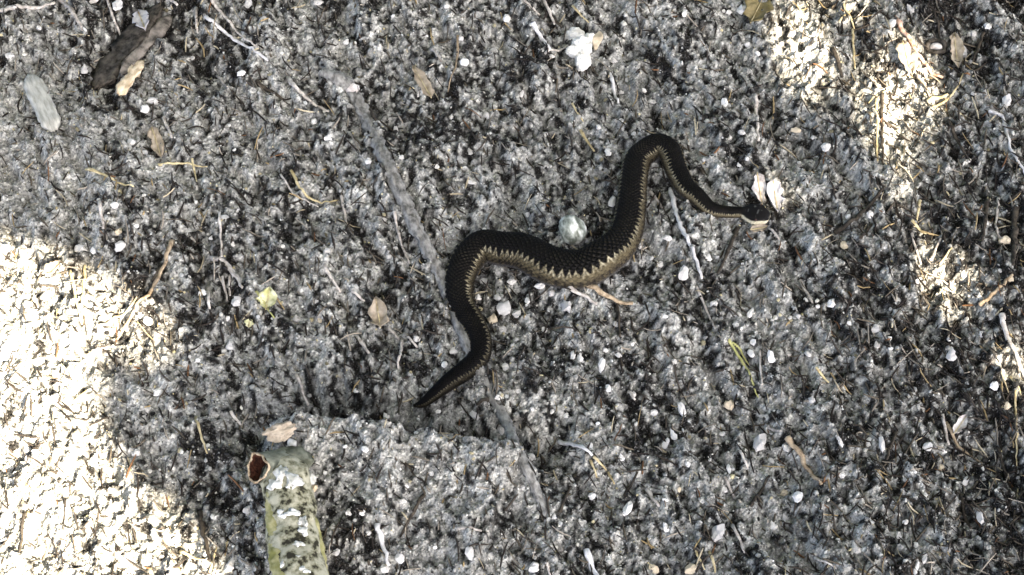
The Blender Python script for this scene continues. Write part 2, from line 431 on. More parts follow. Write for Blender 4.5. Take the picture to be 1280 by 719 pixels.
def grit_cloud(n, rmin, rmax, base, power=2.0, seed=0):
    BV, BF = base
    XY = scatter_points(n)
    r = rmin+(rmax-rmin)*rng.random(n)**power
    z = height(XY[:, 0], XY[:, 1])
    C = np.stack([XY[:, 0], XY[:, 1], z+r*0.25], 1)
    R = rot_mats(n); S = rng.uniform(0.5, 1.4, (n, 3))
    B = BV[None]*(1+0.35*(rng.random((n, len(BV), 1))-0.5))*S[:, None]*r[:, None, None]
    W = np.einsum('nij,nvj->nvi', R, B)+C[:, None]
    # colour: clumped, so that pale sand and dark humus crumbs lie in patches
    pn = humus(XY[:, 0], XY[:, 1])  # same mask, so grains are painted paler in the sun patches too
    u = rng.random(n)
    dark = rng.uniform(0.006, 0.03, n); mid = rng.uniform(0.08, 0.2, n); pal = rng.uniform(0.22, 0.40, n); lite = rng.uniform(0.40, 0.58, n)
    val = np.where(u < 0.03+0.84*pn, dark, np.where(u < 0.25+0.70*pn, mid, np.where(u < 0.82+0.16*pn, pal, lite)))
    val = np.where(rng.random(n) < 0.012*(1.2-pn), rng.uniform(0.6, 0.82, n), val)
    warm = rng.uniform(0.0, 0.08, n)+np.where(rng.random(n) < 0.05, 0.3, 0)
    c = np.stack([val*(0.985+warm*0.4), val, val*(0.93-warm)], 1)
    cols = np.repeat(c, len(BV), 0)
    F = (BF[None]+(np.arange(n)*len(BV))[:, None, None]).reshape(-1, 3)
    return W.reshape(-1, 3), F, cols

parts = [grit_cloud(12000, 0.0008, 0.0023, ICO0, 2.2), grit_cloud(85000, 0.0004, 0.0013, (OCT_V, OCT_F), 1.3)]
off = 0; VV = []; FF = []; CC = []
for v, f, c in parts:
    VV.append(v); FF.append(f+off); CC.append(c); off += len(v)
link('sand_grit', mesh_np('sand_grit', np.vstack(VV), np.vstack(FF), np.vstack(CC), False), M['grit'],
     label='grey, black and white sand grains and humus crumbs over the ground', cat='grit', kind='stuff')

# ------------------------------------------------------------------ fine plant litter (uncountable fibres)
def fibres(n):
    XY = scatter_points(int(n*1.8))
    ppx, ppy = to_pixel(np.c_[XY, np.zeros(len(XY))])
    dens = 0.34+0.62*smooth(960, 1130, ppx)+0.35*np.exp(-((ppx-220)/150)**2-((ppy-60)/110)**2)+0.3*np.exp(-((ppx-220)/110)**2-((ppy-350)/110)**2)+0.2*np.exp(-((ppx-730)/60)**2-((ppy-60)/60)**2)
    XY = XY[rng.random(len(XY)) < dens][:n]; n = len(XY)
    L = 0.004+0.018*rng.random(n)**2; r = rng.uniform(0.0004, 0.0011, n)
    a = rng.normal(1.95, 0.75, n); bend = rng.normal(0, 0.2, n); tilt = rng.normal(0.0, 0.14, n)
    k = 4; t = np.linspace(-0.5, 0.5, k)
    ang = a[:, None]+bend[:, None]*t
    dx = np.cos(ang)*L[:, None]*t; dy = np.sin(ang)*L[:, None]*t
    px_, py_ = XY[:, :1]+dx, XY[:, 1:]+dy
    pz = height(XY[:, 0], XY[:, 1])[:, None]*0.6+height(px_, py_)*0.4+0.0012+np.abs(tilt[:, None]*L[:, None])*(t+0.5)
    P = np.stack([px_, py_, pz], -1)
    T = np.stack([np.cos(ang), np.sin(ang), np.zeros_like(ang)], -1)
    S = np.stack([-T[..., 1], T[..., 0], np.zeros_like(ang)], -1)
    th = np.array([math.pi/2, math.pi*7/6, math.pi*11/6])
    rr = (r[:, None]*np.array([0.7, 1, 1, 0.5]))[..., None, None]
    V = P[:, :, None]+rr*(np.cos(th)[:, None]*S[:, :, None]+np.sin(th)[:, None]*np.array([0, 0, 1.0]))
    idx = np.arange(n*k*3).reshape(n, k, 3)
    F = []
    for j in range(3):
        j2 = (j+1) % 3
        F.append(np.stack([idx[:, :-1, j], idx[:, :-1, j2], idx[:, 1:, j2], idx[:, 1:, j]], -1).reshape(-1, 4))
    pal = np.array([(0.025, 0.02, 0.015), (0.05, 0.042, 0.032), (0.10, 0.085, 0.06), (0.2, 0.18, 0.14), (0.36, 0.32, 0.25), (0.48, 0.42, 0.28), (0.34, 0.26, 0.13), (0.16, 0.085, 0.04)])
    c = pal[rng.choice(8, n, p=[.34, .26, .14, .09, .06, .04, .04, .03])]*rng.uniform(0.7, 1.3, (n, 1))
    return V.reshape(-1, 3), np.vstack(F), np.repeat(c, k*3, 0)
v, f, c = fibres(8500)
link('plant_litter', mesh_np('plant_litter', v, f, c), M['litter'], label='fine dry fibres, needles and rootlets strewn over the soil', cat='litter', kind='stuff')

# ------------------------------------------------------------------ buried root
def root():
    P = catmull([on_ground(*p) for p in ROOT_PX], 14); P, s = resample(P, n=150)
    u = s/s[-1]
    R = np.interp(u, [0, 0.04, 0.15, 0.45, 0.6, 1.0], [0.003, 0.006, 0.0062, 0.0055, 0.005, 0.0035])
    k = np.ones(9)/9; z = np.convolve(np.pad(P[:, 2], 4, mode='edge'), k, 'valid')
    P[:, 2] = z+R*np.interp(u, [0, .1, .45, .6, .72, 1], [0.65, 0.6, 0.55, 0.45, 0.35, 0.2])
    V, F = tube(P, R, 18, 0.85, 0.34, True, 3)
    r0 = link('tree_root', None, None, label='long grey sand-caked root running under the snake', cat='root')
    r0.location = P[20]
    link('bark', quads_to_mesh('root_bark', V-P[20], F), M['root'], r0)
    # pale splintered end with a short side spur
    A = on_ground(402, 90, 0.004); B = on_ground(436, 108, 0.006)
    Q = catmull([A+[0, 0, .004], (A+B)/2+[0, 0, .008], B+[0, 0, .006]], 8); Q, _ = resample(Q, n=16)
    V, F = tube(Q, np.linspace(0.004, 0.007, 16), 9, 0.9, 0.15, True, 5)
    link('side_spur', quads_to_mesh('root_spur', V-P[20], F), M['root'], r0)
    V, F = stone_shape(91, 2, 6, 0.06); C = on_ground(440, 108, 0.012)+[0, 0, 0.0085]
    link('broken_end', mesh_np('root_end', V*[0.007, 0.006, 0.004]+C-P[20], F), M['bark_flake'], r0)
root()

# ------------------------------------------------------------------ the snake
SNAKE = [  # px, py of the centre line, half width in pixels (tail to neck)
    (518, 518, 1.6), (528, 506, 5.0), (540, 496, 7.0), (560, 481.5, 9.5), (581, 465, 11.5), (596, 448, 12.5), (600.5, 430, 13.0), (592, 408, 13.8),
    (579, 388, 15.0), (573, 367, 16.5), (576, 346, 17.8), (586, 326, 18.6), (603, 312, 19.4), (626, 311, 20.2), (655, 321, 21.5), (689, 329.5, 22.8),
    (724, 332, 23.2), (752, 326, 22.4), (772, 308, 20.6), (784, 284, 18.6), (789, 258, 17.2), (791, 232, 16.4), (796, 206, 16.0), (806, 189, 15.6), (822, 183, 15.0),
    (836, 194, 14.2), (847, 213, 13.2), (858, 233, 12.2), (871, 249, 10.8), (889, 259.5, 8.8), (911, 264, 7.2), (926, 266, 7.0)]

def snake():
    pts = []
    for px, py, w in SNAKE:
        r = w*PXM*1.0
        g = on_ground(px, py, r*0.60)
        pts.append((g[0], g[1], g[2], r))
    pts = np.array(pts)
    # the bed: smoothed ground plus body height, gently arched between contacts
    z = np.convolve(np.pad(pts[:, 2], 2, mode='edge'), np.ones(5)/5, 'valid')
    pts[:, 2] = z+pts[:, 3]*0.62+0.0035*np.clip(1-np.arange(len(pts))/8, 0, 1)
    head_len = 0.0275
    A = np.array(pts[-1]); tip_px = flat(961.5, 274.5, A[2]+0.001)
    hd = tip_px-A[:3]; hd[2] = 0.002
    P4 = catmull(pts, 40); P4, s = resample(P4, n=1500)
    L_body = s[-1]
    hdir = hd/np.linalg.norm(hd); HL = np.linalg.norm(hd)
    nh = 130
    tt = np.linspace(0, 1, nh+1)[1:]
    T0 = P4[-1, :3]-P4[-8, :3]; T0 /= np.linalg.norm(T0)
    # bend from neck into the head axis
    Hc = A[:3]+np.outer(tt, hd)*1.0+np.outer(tt*(1-tt), (T0-hdir)*HL*0.5)
    C = np.vstack([P4[:, :3], Hc]); n = len(C); nb = len(P4)
    R = np.r_[P4[:, 3], np.full(nh, A[3])]
    # half width / height along the head
    hw = np.interp(tt, [0, .12, .28, .45, .6, .75, .87, .95, .985, 1], [.0049, .0060, .0082, .0096, .0092, .0078, .0064, .0050, .0034, .0006])
    hh = np.interp(tt, [0, .15, .35, .55, .75, .88, .95, .985, 1], [.0046, .0050, .0062, .0068, .0062, .0053, .0043, .0028, .0006])
    kk = np.ones(7)/7
    hw[:-4] = np.convolve(np.pad(hw, 3, mode='edge'), kk, 'valid')[:-4]; hh[:-4] = np.convolve(np.pad(hh, 3, mode='edge'), kk, 'valid')[:-4]
    T = np.gradient(C, axis=0); T /= np.linalg.norm(T, axis=1)[:, None]
    S = np.cross(T, [0, 0, 1.0]); S /= np.linalg.norm(S, axis=1)[:, None]; U = np.cross(S, T)
    m = 168
    th = np.linspace(-np.pi, np.pi, m, endpoint=False)          # 0 = back, +pi/2 = the snake's right side
    TH = np.broadcast_to(th, (n, m)); st, ct = np.sin(TH), np.cos(TH)
    W = np.r_[R[:nb]*1.05, hw][:, None]; Hh = np.r_[R[:nb]*0.95, hh][:, None]
    isH = np.r_[np.zeros(nb), smooth(0, 0.3, tt)][:, None]
    # body section: rounded, slight back ridge, flat belly
    sx = np.sign(st)*np.abs(st)**0.92
    cz = np.where(ct > 0, ct, ct*0.80)
    flat_b = np.where(cz < -0.62, -0.62-(np.abs(cz)-0.62)*0.25, cz)
    # head section: flat crown, sharp brow ridge
    crown = np.where(ct > 0, np.tanh(ct*1.9)/np.tanh(1.9)*0.86, ct*0.75)
    hx = np.sign(st)*np.abs(st)**0.75
    sxx = sx*(1-isH)+hx*isH; szz = flat_b*(1-isH)+crown*isH
    # scales: lozenge lattice, rows follow the girth
    sl = np.r_[0, np.cumsum(np.linalg.norm(np.diff(C, axis=0), axis=1))]
    ds = np.maximum(R*0.30, 0.0011); U_ = np.cumsum(np.gradient(sl)/ds)[:, None]
    Vv = (TH/(2*np.pi)*21)
    def cell(u, v):
        fu, fv = u-np.round(u), v-np.round(v); return fu, fv, np.round(u), np.round(v)
    u2 = U_+0*Vv
    a = cell(u2, Vv); b = cell(u2+0.5, Vv+0.5)
    da = np.abs(a[0])+np.abs(a[1]); db = np.abs(b[0])+np.abs(b[1])
    use = da < db
    fu = np.where(use, a[0], b[0]); fv = np.where(use, a[1], b[1])
    iu = np.where(use, a[2], b[2]+1000); iv = np.where(use, a[3], b[3]+500)
    edge = np.clip(1-(np.abs(fu)+np.abs(fv))/0.5, 0, 1)
    relief = (np.minimum(edge*3.2, 1)*0.55-fu*0.7+0.35*np.exp(-(fv/0.07)**2)*np.minimum(edge*2, 1))
    belly = smooth(1.9, 2.2, np.abs(TH))
    amp = (np.r_[R[:nb]*0.085, np.full(nh, 0.00014)])[:, None]*(1-belly*0.8)
    D = amp*relief
    Xo = sxx*(W+D); Zo = szz*(Hh+D)
    # brow ridge over the eye and mouth line on the head
    hu = np.r_[np.zeros(nb), tt][:, None]
    brow = np.exp(-((hu-0.66)/0.10)**2)*np.exp(-((np.abs(TH)-1.0)/0.22)**2); Xo += np.sign(st)*0.0009*brow; Zo += 0.0008*brow
    lip = (hu > 0.3)*np.exp(-((np.abs(TH)-1.86)/0.05)**2)*smooth(0.3, 0.4, hu); Xo -= np.sign(st)*0.0006*lip
    V = C[:, None]+Xo[..., None]*S[:, None]+Zo[..., None]*U[:, None]
    # ---- pigment
    rs = _hash(iu.astype(np.int64), iv.astype(np.int64), 3)
    per = np.maximum(R*0.36, 0.0019); Z = np.cumsum(np.gradient(sl)/per)[:, None]
    roll = (0.26*np.r_[1-smooth(0.90, 1.0, sl[:nb]/sl[nb-1]), np.zeros(nh)])[:, None]
    TP = (TH+roll+np.pi) % (2*np.pi)-np.pi                      # markings sit rolled a little to the left on the twisted body
    side = np.where(TP >= 0, 0.0, 0.5)
    ph = (Z+side)+0.35*fbm(Z*0.45+side*9, side*3+0*Z, 5, 2)
    tri = np.abs((ph % 1.0)-0.5)*2                              # 1 at notches
    tone = 0.5+0.5*fbm(Z*0.31, TH*1.2, 8, 2)
    edge_th = 0.62+(0.30+0.30*_hash(np.floor(ph).astype(np.int64), (side*2).astype(np.int64), 17))*tri**0.8+0.12*(rs-0.5)+0.10*fbm(Z*0.4, side*7+0*Z, 57, 2)
    ath = np.abs(TP)
    black = np.array([0.0035, 0.0033, 0.003]); brown = np.array([0.022, 0.019, 0.013]); gold = np.array([0.088, 0.073, 0.040])
    tooth = np.array([0.42, 0.38, 0.26]); grey = np.array([0.045, 0.044, 0.042]); dk = np.array([0.012, 0.010, 0.008])
    def lerp(a, b, t): return a*(1-t[..., None])+b*t[..., None]
    cen = np.exp(-(ath/0.75)**2)*smooth(0.0, 0.3, -fu)*(0.4+0.8*tone)
    Cc = lerp(np.broadcast_to(black, V.shape), brown, np.clip(cen*(0.4+0.8*rs), 0, 1))
    flank = lerp(np.broadcast_to(gold, V.shape), dk, np.clip(smooth(1.15, 1.6, ath)*0.65+0.5*(rs-0.55)+0.5*(np.abs(fu) > 0.33), 0, 1))
    pale = (1-smooth(0.14, 0.40, ath-edge_th))
    bead = _hash(np.floor(ph+0.5).astype(np.int64), (side*2).astype(np.int64), 91)
    core = smooth(0.02, 0.16, ath-edge_th)*pale*(1-smooth(0.42, 0.72, tri))*smooth(-0.45, 0.05, 0.25-np.abs(fu))
    flank = lerp(flank, tooth, np.clip((0.16*pale+0.95*core)*(0.5+0.6*rs)*(0.30+0.9*tone)*(0.45+0.8*bead), 0, 1))
    blot = smooth(0.1, 0.3, 0.55-np.abs(((ph+0.5) % 1.0)-0.5)*2.4)*smooth(1.36, 1.46, ath)*(1-smooth(1.75, 1.9, ath))
    flank = lerp(flank, dk, np.clip(blot, 0, 1)*0.85)
    sec = (sl/sl[-1])[:, None]; rich = np.exp(-((sec-0.50)/0.10)**2)+0.8*smooth(0.74, 0.85, sec)
    flank = flank*(0.42+0.58*np.clip(rich, 0, 1)+0.45*core*(1-np.clip(rich, 0, 1)))[..., None]
    Cc = lerp(Cc, flank, smooth(0.0, 0.06, ath-edge_th))
    Cc = lerp(Cc, grey, smooth(1.65, 2.0, ath)*0.9+0*Cc[..., 0])
    Cc = lerp(Cc, grey*0.9, smooth(1.75, 2.1, np.abs(TH)))
    # tail darker, its zigzag closing up
    td = (1-smooth(0.10, 0.26, sl/sl[-1]))[:, None]*np.ones(m)
    Cc = lerp(Cc, Cc*0.40, td)
    # head: black crown, grey crown plates, dark band through the eye, cream lips and jaw stripe
    ath = np.abs(TH)
    hC = np.broadcast_to(np.array([0.008, 0.0075, 0.007]), V.shape).copy()
    hn = fbm(hu*9+0*TH, TH*2.2, 15, 2)
    hC = lerp(hC, np.array([0.10, 0.10, 0.09]), np.clip(smooth(0.45, 0.8, hn)*(ath < 0.9), 0, 1)*0.6)
    creamc = np.array([0.44, 0.41, 0.29])
    lipm = smooth(1.08, 1.2, ath)*(1-smooth(2.05, 2.2, ath))*smooth(-0.1, 0.1, hu)
    hC = lerp(hC, creamc, np.clip(lipm, 0, 1)*(0.75+0.35*rs))
    eyem = np.exp(-((hu-0.52)/0.24)**2)*np.exp(-((ath-1.10)/0.16)**2)
    hC = lerp(hC, black, np.clip(eyem*1.3, 0, 1))
    stripe = smooth(0.86, 0.96, ath)*(1-smooth(1.2, 1.34, ath))*(1-smooth(0.06, 0.24, hu))
    hC = lerp(hC, creamc*0.8, np.clip(stripe, 0, 1))
    snout = smooth(0.9, 0.97, hu)*smooth(1.0, 1.3, ath)
    hC = lerp(hC, creamc*1.1, np.clip(snout, 0, 1)*np.ones_like(ath))
    hC = lerp(hC, np.array([0.09, 0.09, 0.07]), smooth(2.2, 2.5, ath))
    Cc = lerp(Cc, hC, np.clip(smooth(0.0, 0.12, hu), 0, 1)*np.ones_like(TH))
    i = np.arange(n-1)[:, None]*m; j = np.arange(m)[None]; j2 = (j+1) % m
    F = np.stack([i+j, i+m+j, i+m+j2, i+j2], -1).reshape(-1, 4)
    mt, nt, bs = nodes('adder_scales')
    at = N(nt, 'ShaderNodeAttribute', attribute_name='Col'); nt.links.new(at.outputs[0], bs.inputs['Base Color'])
    co = nt.nodes.new('ShaderNodeTexCoord').outputs['Object']
    nz = tex(nt, 900, 2, 0.5, co); bump(nt, bs, nz, 0.15, 0.0002)
    bs.inputs['Roughness'].default_value = 0.6; bs.inputs['Specular IOR Level'].default_value = 0.07
    org = C[nb//2].copy(); org[2] = float(height(org[0], org[1]))
    root_ = link('snake', None, None, label='dark adder with cream-toothed zigzag back, winding across the grey sandy soil', cat='snake')
    root_.location = org
    body = link('body', mesh_np('snake_body', V.reshape(-1, 3)-org, F, Cc.reshape(-1, 3)), mt, root_)
    # eyes: dark red-brown ball with slit pupil
    ki = nb+int(nh*0.60); em, ent, eb = nodes('snake_eye')
    eb.inputs['Base Color'].default_value = (0.035, 0.012, 0.006, 1); eb.inputs['Roughness'].default_value = 0.12
    pm, pnt, pb = nodes('eye_pupil'); pb.inputs['Base Color'].default_value = (0.003, 0.003, 0.003, 1); pb.inputs['Roughness'].default_value = 0.1
    for sgn in (-1, 1):
        q = int((1.12*sgn+np.pi)/(2*np.pi)*m); c0 = V[ki, q]-S[ki]*sgn*0.0007
        e = link('eye', mesh_np('eye', ICO3[0]*0.00125+c0-org, ICO3[1]), em, root_)
        e['label'] = 'small dark red-brown eye under the brow'
        pp = ICO2[0]*[0.0004, 0.0003, 0.0009]+c0-org+S[ki]*sgn*0.0011
        link('pupil', mesh_np('pupil', pp, ICO2[1]), pm, e)
    # closed tail tip
    return C
SNAKE_LINE = snake()

# ------------------------------------------------------------------ stones
STONE_MESH = {}
def stone_mesh(mat, k):
    key = (mat, k)
    if key not in STONE_MESH:
        V, F = stone_shape(200+k*7+len(mat), 1, 9, 0.12)
        me = mesh_np('grain', V, F, None, False); me.materials.append(M[mat]); STONE_MESH[key] = me
    return STONE_MESH[key]

GRAINS = """49,35,9 13,70,13,9 106,90,12 191,127,15,11 164,178,12 249,177,11 301,91,11,8 240,71,7,11 310,6,9,14 182,140,11,14 117,2,16,8
180,193,9,12 633,23,11,13 580,79,14,12 433,52,8 392,152,9 460,201,9 410,172,11,9 564,147,8 608,144,8,11 495,162,6,12 523,117,6,13 587,190,10,14
369,10,7 558,7,7 576,48,8 563,65,7 397,3,12,8 502,199,7 590,227,13,9 855,17,8,13 905,12,7 911,14,7 928,13,15 934,55,8 947,67,7 768,76,10,7
777,113,7 805,111,7 782,19,6 927,166,9 912,172,8 934,197,7 924,206,6 881,200,9,6 784,99,8 748,159,7 682,168,7 690,70,7 652,117,6,11 760,192,8,12
793,167,8 712,93,6 815,128,11,8 906,127,10,12 1235,32,10,12 1217,42,7,9 1138,13,10,14 1032,185,12,14 978,210,7,10 1095,220,9 1083,187,7,11
1212,200,7 1115,30,10,14 1217,117,7 1016,173,6 100,311,18,15 117,313,10,12 150,309,12,17 143,256,10 169,282,10,7 232,271,8 252,366,11,9 184,401,13
189,376,13,10 287,432,10 264,297,6 297,263,6 282,272,13,9 247,450,6 7,313,16,13 290,305,7 284,398,7 408,315,10 521,424,10 480,274,8 486,320,7
556,455,8 567,438,13,8 370,398,8 605,288,7 632,458,9,11 395,377,7 765,253,10,15 834,301,10,8 885,322,10 854,343,13,18 660,268,7 660,375,8,10
752,457,8,20 725,448,8,15 716,445,6,14 938,392,7,14 938,445,8,14 842,452,8 832,395,8,6 892,380,9 773,443,8 757,437,7 942,427,9 800,308,7 825,330,9
675,358,14,9 920,405,8 1025,288,7 1088,267,9,11 1040,378,13,11 1094,410,11 985,442,8 1008,449,8 963,447,10,15 1187,452,13,15 1186,425,6 1240,420,10
1243,433,8 1227,418,8 1237,396,9 1145,352,9 1022,383,6 988,397,6 998,395,6 1112,423,6 1250,338,6 1062,403,7 970,397,6,11 1097,430,8 197,490,11
309,637,10 182,511,8 15,634,12 20,698,14 170,566,10 187,589,6 288,708,11,20 483,521,8 445,488,7 623,496,9 593,522,10,18 627,539,8,13 603,548,7
508,607,8 548,514,7 453,641,7 500,697,11,15 480,711,13,10 587,692,10,18 456,561,9 460,666,7 852,514,10,17 842,544,8,13 832,554,8,13 901,534,9
903,542,7 785,636,10,20 878,625,6,10 911,587,6,14 947,597,7 777,572,8 663,571,10 737,557,9 667,709,13,11 832,659,7,11 813,671,8 817,516,9 792,494,7,11
885,514,6 693,646,6 905,612,9 708,519,8 648,489,8 665,512,6 690,514,6 760,486,8,11 1160,558,12 1180,564,9 1102,557,8,20 1087,552,9,13 982,560,8,12
997,622,12,15 967,657,10 982,646,8 983,712,12,18 1070,686,12,14 1155,699,7,17 1225,647,9,17 1207,601,7,12 1132,652,7 1130,617,7,12 1092,652,6
1243,482,11 964,576,7,10 1132,600,7 1145,711,5,16 1123,669,8 1052,594,8 1050,554,6,14 623,342,13,10 640,352,12,9 680,412,9 770,404,9 604,352,9,12 646,392,11 622,372,10 660,396,9 598,372,8 690,366,9 628,412,10 645,425,8 716,566,9
545,206,8 700,655,8 860,580,8 740,620,9 655,610,9 612,676,9 540,590,9 420,690,9 436,640,9 1015,500,9"""
CREAM = "148,290,10 400,402,11 616,400,14 993,170,14,8 1055,307,11 1263,348,10 911,506,13 848,612,8 1176,584,9 981,616,11 817,711,13,11 863,714,16,12 1257,507,12 1255,302,16,11"
GREY = "147,8,15,18 1203,60,15,24 1258,128,14,20 898,666,17,24 950,554,17,27 630,387,20,18 708,383,14,20 296,378,14"
def put_stone(name, mat, tok, label, group, cat='pebble', flatness=0.75):
    a = [float(t) for t in tok.split(',')]; px, py, w = a[:3]; h = a[3] if len(a) > 3 else w
    k = random.randrange(7)
    o = bpy.data.objects.new(name, stone_mesh(mat, k)); col.objects.link(o)
    rx, ry = w*PXM*0.50, h*PXM*0.50/0.93
    rz = min(rx, ry)*flatness
    g = on_ground(px, py, rz*0.5)
    o.location = (g[0], g[1], g[2]+rz*(0.5 if max(w, h) > 13 else 0.3)+(0.0015 if max(w, h) > 13 else 0))
    o.scale = (rx, ry, rz)
    o.rotation_euler = (random.uniform(-.25, .25), random.uniform(-.25, .25), random.uniform(-0.4, 0.4))
    o['label'] = label; o['category'] = cat
    if group: o['group'] = group
    return o
MARKS = [(52, 128, 'the silver-grey wood chip'), (160, 60, 'the dark bark slab'), (226, 207, 'the crossed yellow straws'), (290, 40, 'the crossing pale twigs'), (385, 118, 'the crooked twig'),
         (445, 125, 'the splintered root end'), (495, 235, 'the sand-caked root'), (528, 102, 'the narrow brown leaf piece'), (726, 60, 'the white quartz lump'), (768, 108, 'the lone bleached splinter'), (820, 185, 'the far bend of the snake'),
         (945, 268, 'the head of the snake'), (860, 300, 'the long bleached twig'), (715, 288, 'the veined pebble'), (690, 330, 'the thick of the snake'), (575, 365, 'the hind bend of the snake'), (545, 495, 'the tail tip of the snake'),
         (760, 370, 'the tan twig under the snake'), (928, 455, 'the yellow-green grass pair'), (1005, 578, 'the straight grey-tan twig'), (720, 562, 'the pale curved twig'), (360, 640, 'the lichened branch'), (480, 550, 'the soil ridge'),
         (478, 682, 'the twig before the ridge'), (335, 372, 'the yellow leaf'), (285, 342, 'the pale bent twig'), (472, 394, 'the curled tan leaf'), (390, 240, 'the curved golden straw'), (60, 420, 'the large sunlit patch'),
         (180, 390, 'the slender tan twig'), (1130, 130, 'the brightest sun fleck'), (1015, 62, 'the twin sun fleck'), (1186, 352, 'the small low sun fleck'), (1075, 267, 'the dark brown straight twig'), (1260, 180, 'the long kinked twig'),
         (1262, 430, 'the pale knobbly twig'), (1200, 535, 'the cream pointed seed'), (742, 705, 'the thick bleached splinter'), (1034, 468, 'the faint narrow sun fleck'), (1169, 62, 'the round seed husk')]
def grain_label(tok):
    a = [float(t) for t in tok.split(',')]; w = a[2]; h = a[3] if len(a) > 3 else w
    big = max(w, h); ratio = max(w, h)/min(w, h)
    look = ('long white quartz sliver' if ratio > 1.7 else 'oval white quartz grain' if ratio > 1.25 else 'chunky white quartz grain') if big > 9.5 else ('slim tiny white grain' if ratio > 1.3 else 'tiny round white grain' if big < 7.5 else 'small round white grain')
    m = min(MARKS, key=lambda q: math.hypot(q[0]-a[0], q[1]-a[1])); d = math.hypot(m[0]-a[0], m[1]-a[1])
    return look+(' beside ' if d < 42 else ' not far from ' if d < 85 else ' towards ')+m[2]
for tok in GRAINS.split():
    put_stone('quartz_grain', 'quartz', tok, grain_label(tok), 'white quartz grains on the soil', 'grain')
for tok in CREAM.split():
    put_stone('cream_grain', 'cream_stone', tok, grain_label(tok).replace('white quartz', 'cream-yellow').replace('white', 'cream-yellow'), 'cream grains on the soil', 'grain')
GREY_LAB = ['bluish pale grey chip by the long dark hollow beside the bark slab', 'blue-grey upright pebble beside the round seed husk',
            'blue-grey pebble just above the long pale kinked twig', 'broad pale grey crumb near the straw-coloured stalks', 'large pale grey lump of two lobes away from any twig',
            'bright pale crumb inside the bend of the snake by its tail', 'pale upright crumb just under the two short twigs touching the snake', 'pale grey pebble at the end of the bent twig near the yellow leaf']
for tok, lb in zip(GREY.split(), GREY_LAB):
    put_stone('grey_pebble', 'grey_stone', tok, lb, None)

def single_stone(name, mat, px, py, rx, ry, rz, seed, label, cat='pebble', rotz=0.0, sink=0.35, facets=9):
    V, F = stone_shape(seed, 3, facets, 0.012)
    g = on_ground(px, py, rz*0.5)
    o = link(name, mesh_np(name, V*[rx, ry, rz], F), M[mat], label=label, cat=cat)
    o.location = (g[0], g[1], g[2]+rz*(1-sink)); o.rotation_euler = (0.1, -0.08, rotz)
    return o
single_stone('pebble', 'veined_stone', 715, 288, 0.0128, 0.0142, 0.011, 421, 'greenish grey veined pebble resting in the bend against the snake', rotz=0.2, facets=7)

def quartz_lump():
    g = on_ground(726, 60, 0.006)
    r = link('quartz_lump', None, None, label='large white knobbly quartz lump of several lobes, no snake touching', cat='stone')
    r.location = g
    for k, (px, py, rx, ry, rz) in enumerate([(721, 45, .0105, .0075, .007), (738, 50, .006, .006, .006), (727, 58, .0085, .010, .007), (716, 66, .006, .005, .005), (728, 76, .0072, .0085, .006)]):
        V, F = stone_shape(500+k, 3, 12, 0.02); p = on_ground(px, py, 0.006)
        V = V*(1+0.16*fbm(V[:, 0]*3+k, V[:, 1]*3+V[:, 2]*2, 19, 2))[:, None]
        link('lobe', mesh_np('lobe', V*[rx*1.2, ry*1.2, rz*1.3]+p-g+[0, 0, rz*0.75], F, None, False), M['quartz_lump'], r)
quartz_lump()
single_stone('cream_pebble', 'cream_stone', 746, 51, 0.0062, 0.0105, 0.006, 77, 'smooth cream oval pebble leaning against the white quartz lump', rotz=-0.15)

# ------------------------------------------------------------------ twigs, straws and blades
def stick(name, mat, pts, w, label, group=None, cat='twig', taper=0.6, lift=0.5, sides=7, rough=0.12, squash=0.9, arch=0.0):
    r = w*PXM*0.5
    P = catmull([on_ground(px, py, r) for px, py in pts], 8) if len(pts) > 2 else np.array([on_ground(px, py, r) for px, py in pts])
    L = np.linalg.norm(np.diff(P, axis=0), axis=1).sum()
    n = int(np.clip(L/0.004, 5, 40)); P, s = resample(P, n=n)
    hz = height(P[:, 0], P[:, 1]); k = max(1, n//5)
    hs = np.convolve(np.pad(hz, k, mode='edge'), np.ones(2*k+1)/(2*k+1), 'valid')
    u = s/s[-1]
    P[:, 2] = np.maximum(hs, hz-0.0003)+r*lift+0.0008+arch*np.sin(np.pi*u)
    seed = int(pts[0][0]*13+pts[0][1]*7)
    rr = np.random.default_rng(seed)
    P[1:-1, :2] += rr.normal(0, r*0.22, (n-2, 2))
    R = r*(1-(1-taper)*u)*(1+0.12*np.sin(u*17+seed))
    V, F = tube(P, R, sides, squash, rough, True, seed)
    org = P[0].copy()
    o = link(name, quads_to_mesh(name, V-org, F), M[mat], label=label, cat=cat, group=group)
    o.location = org
    return o

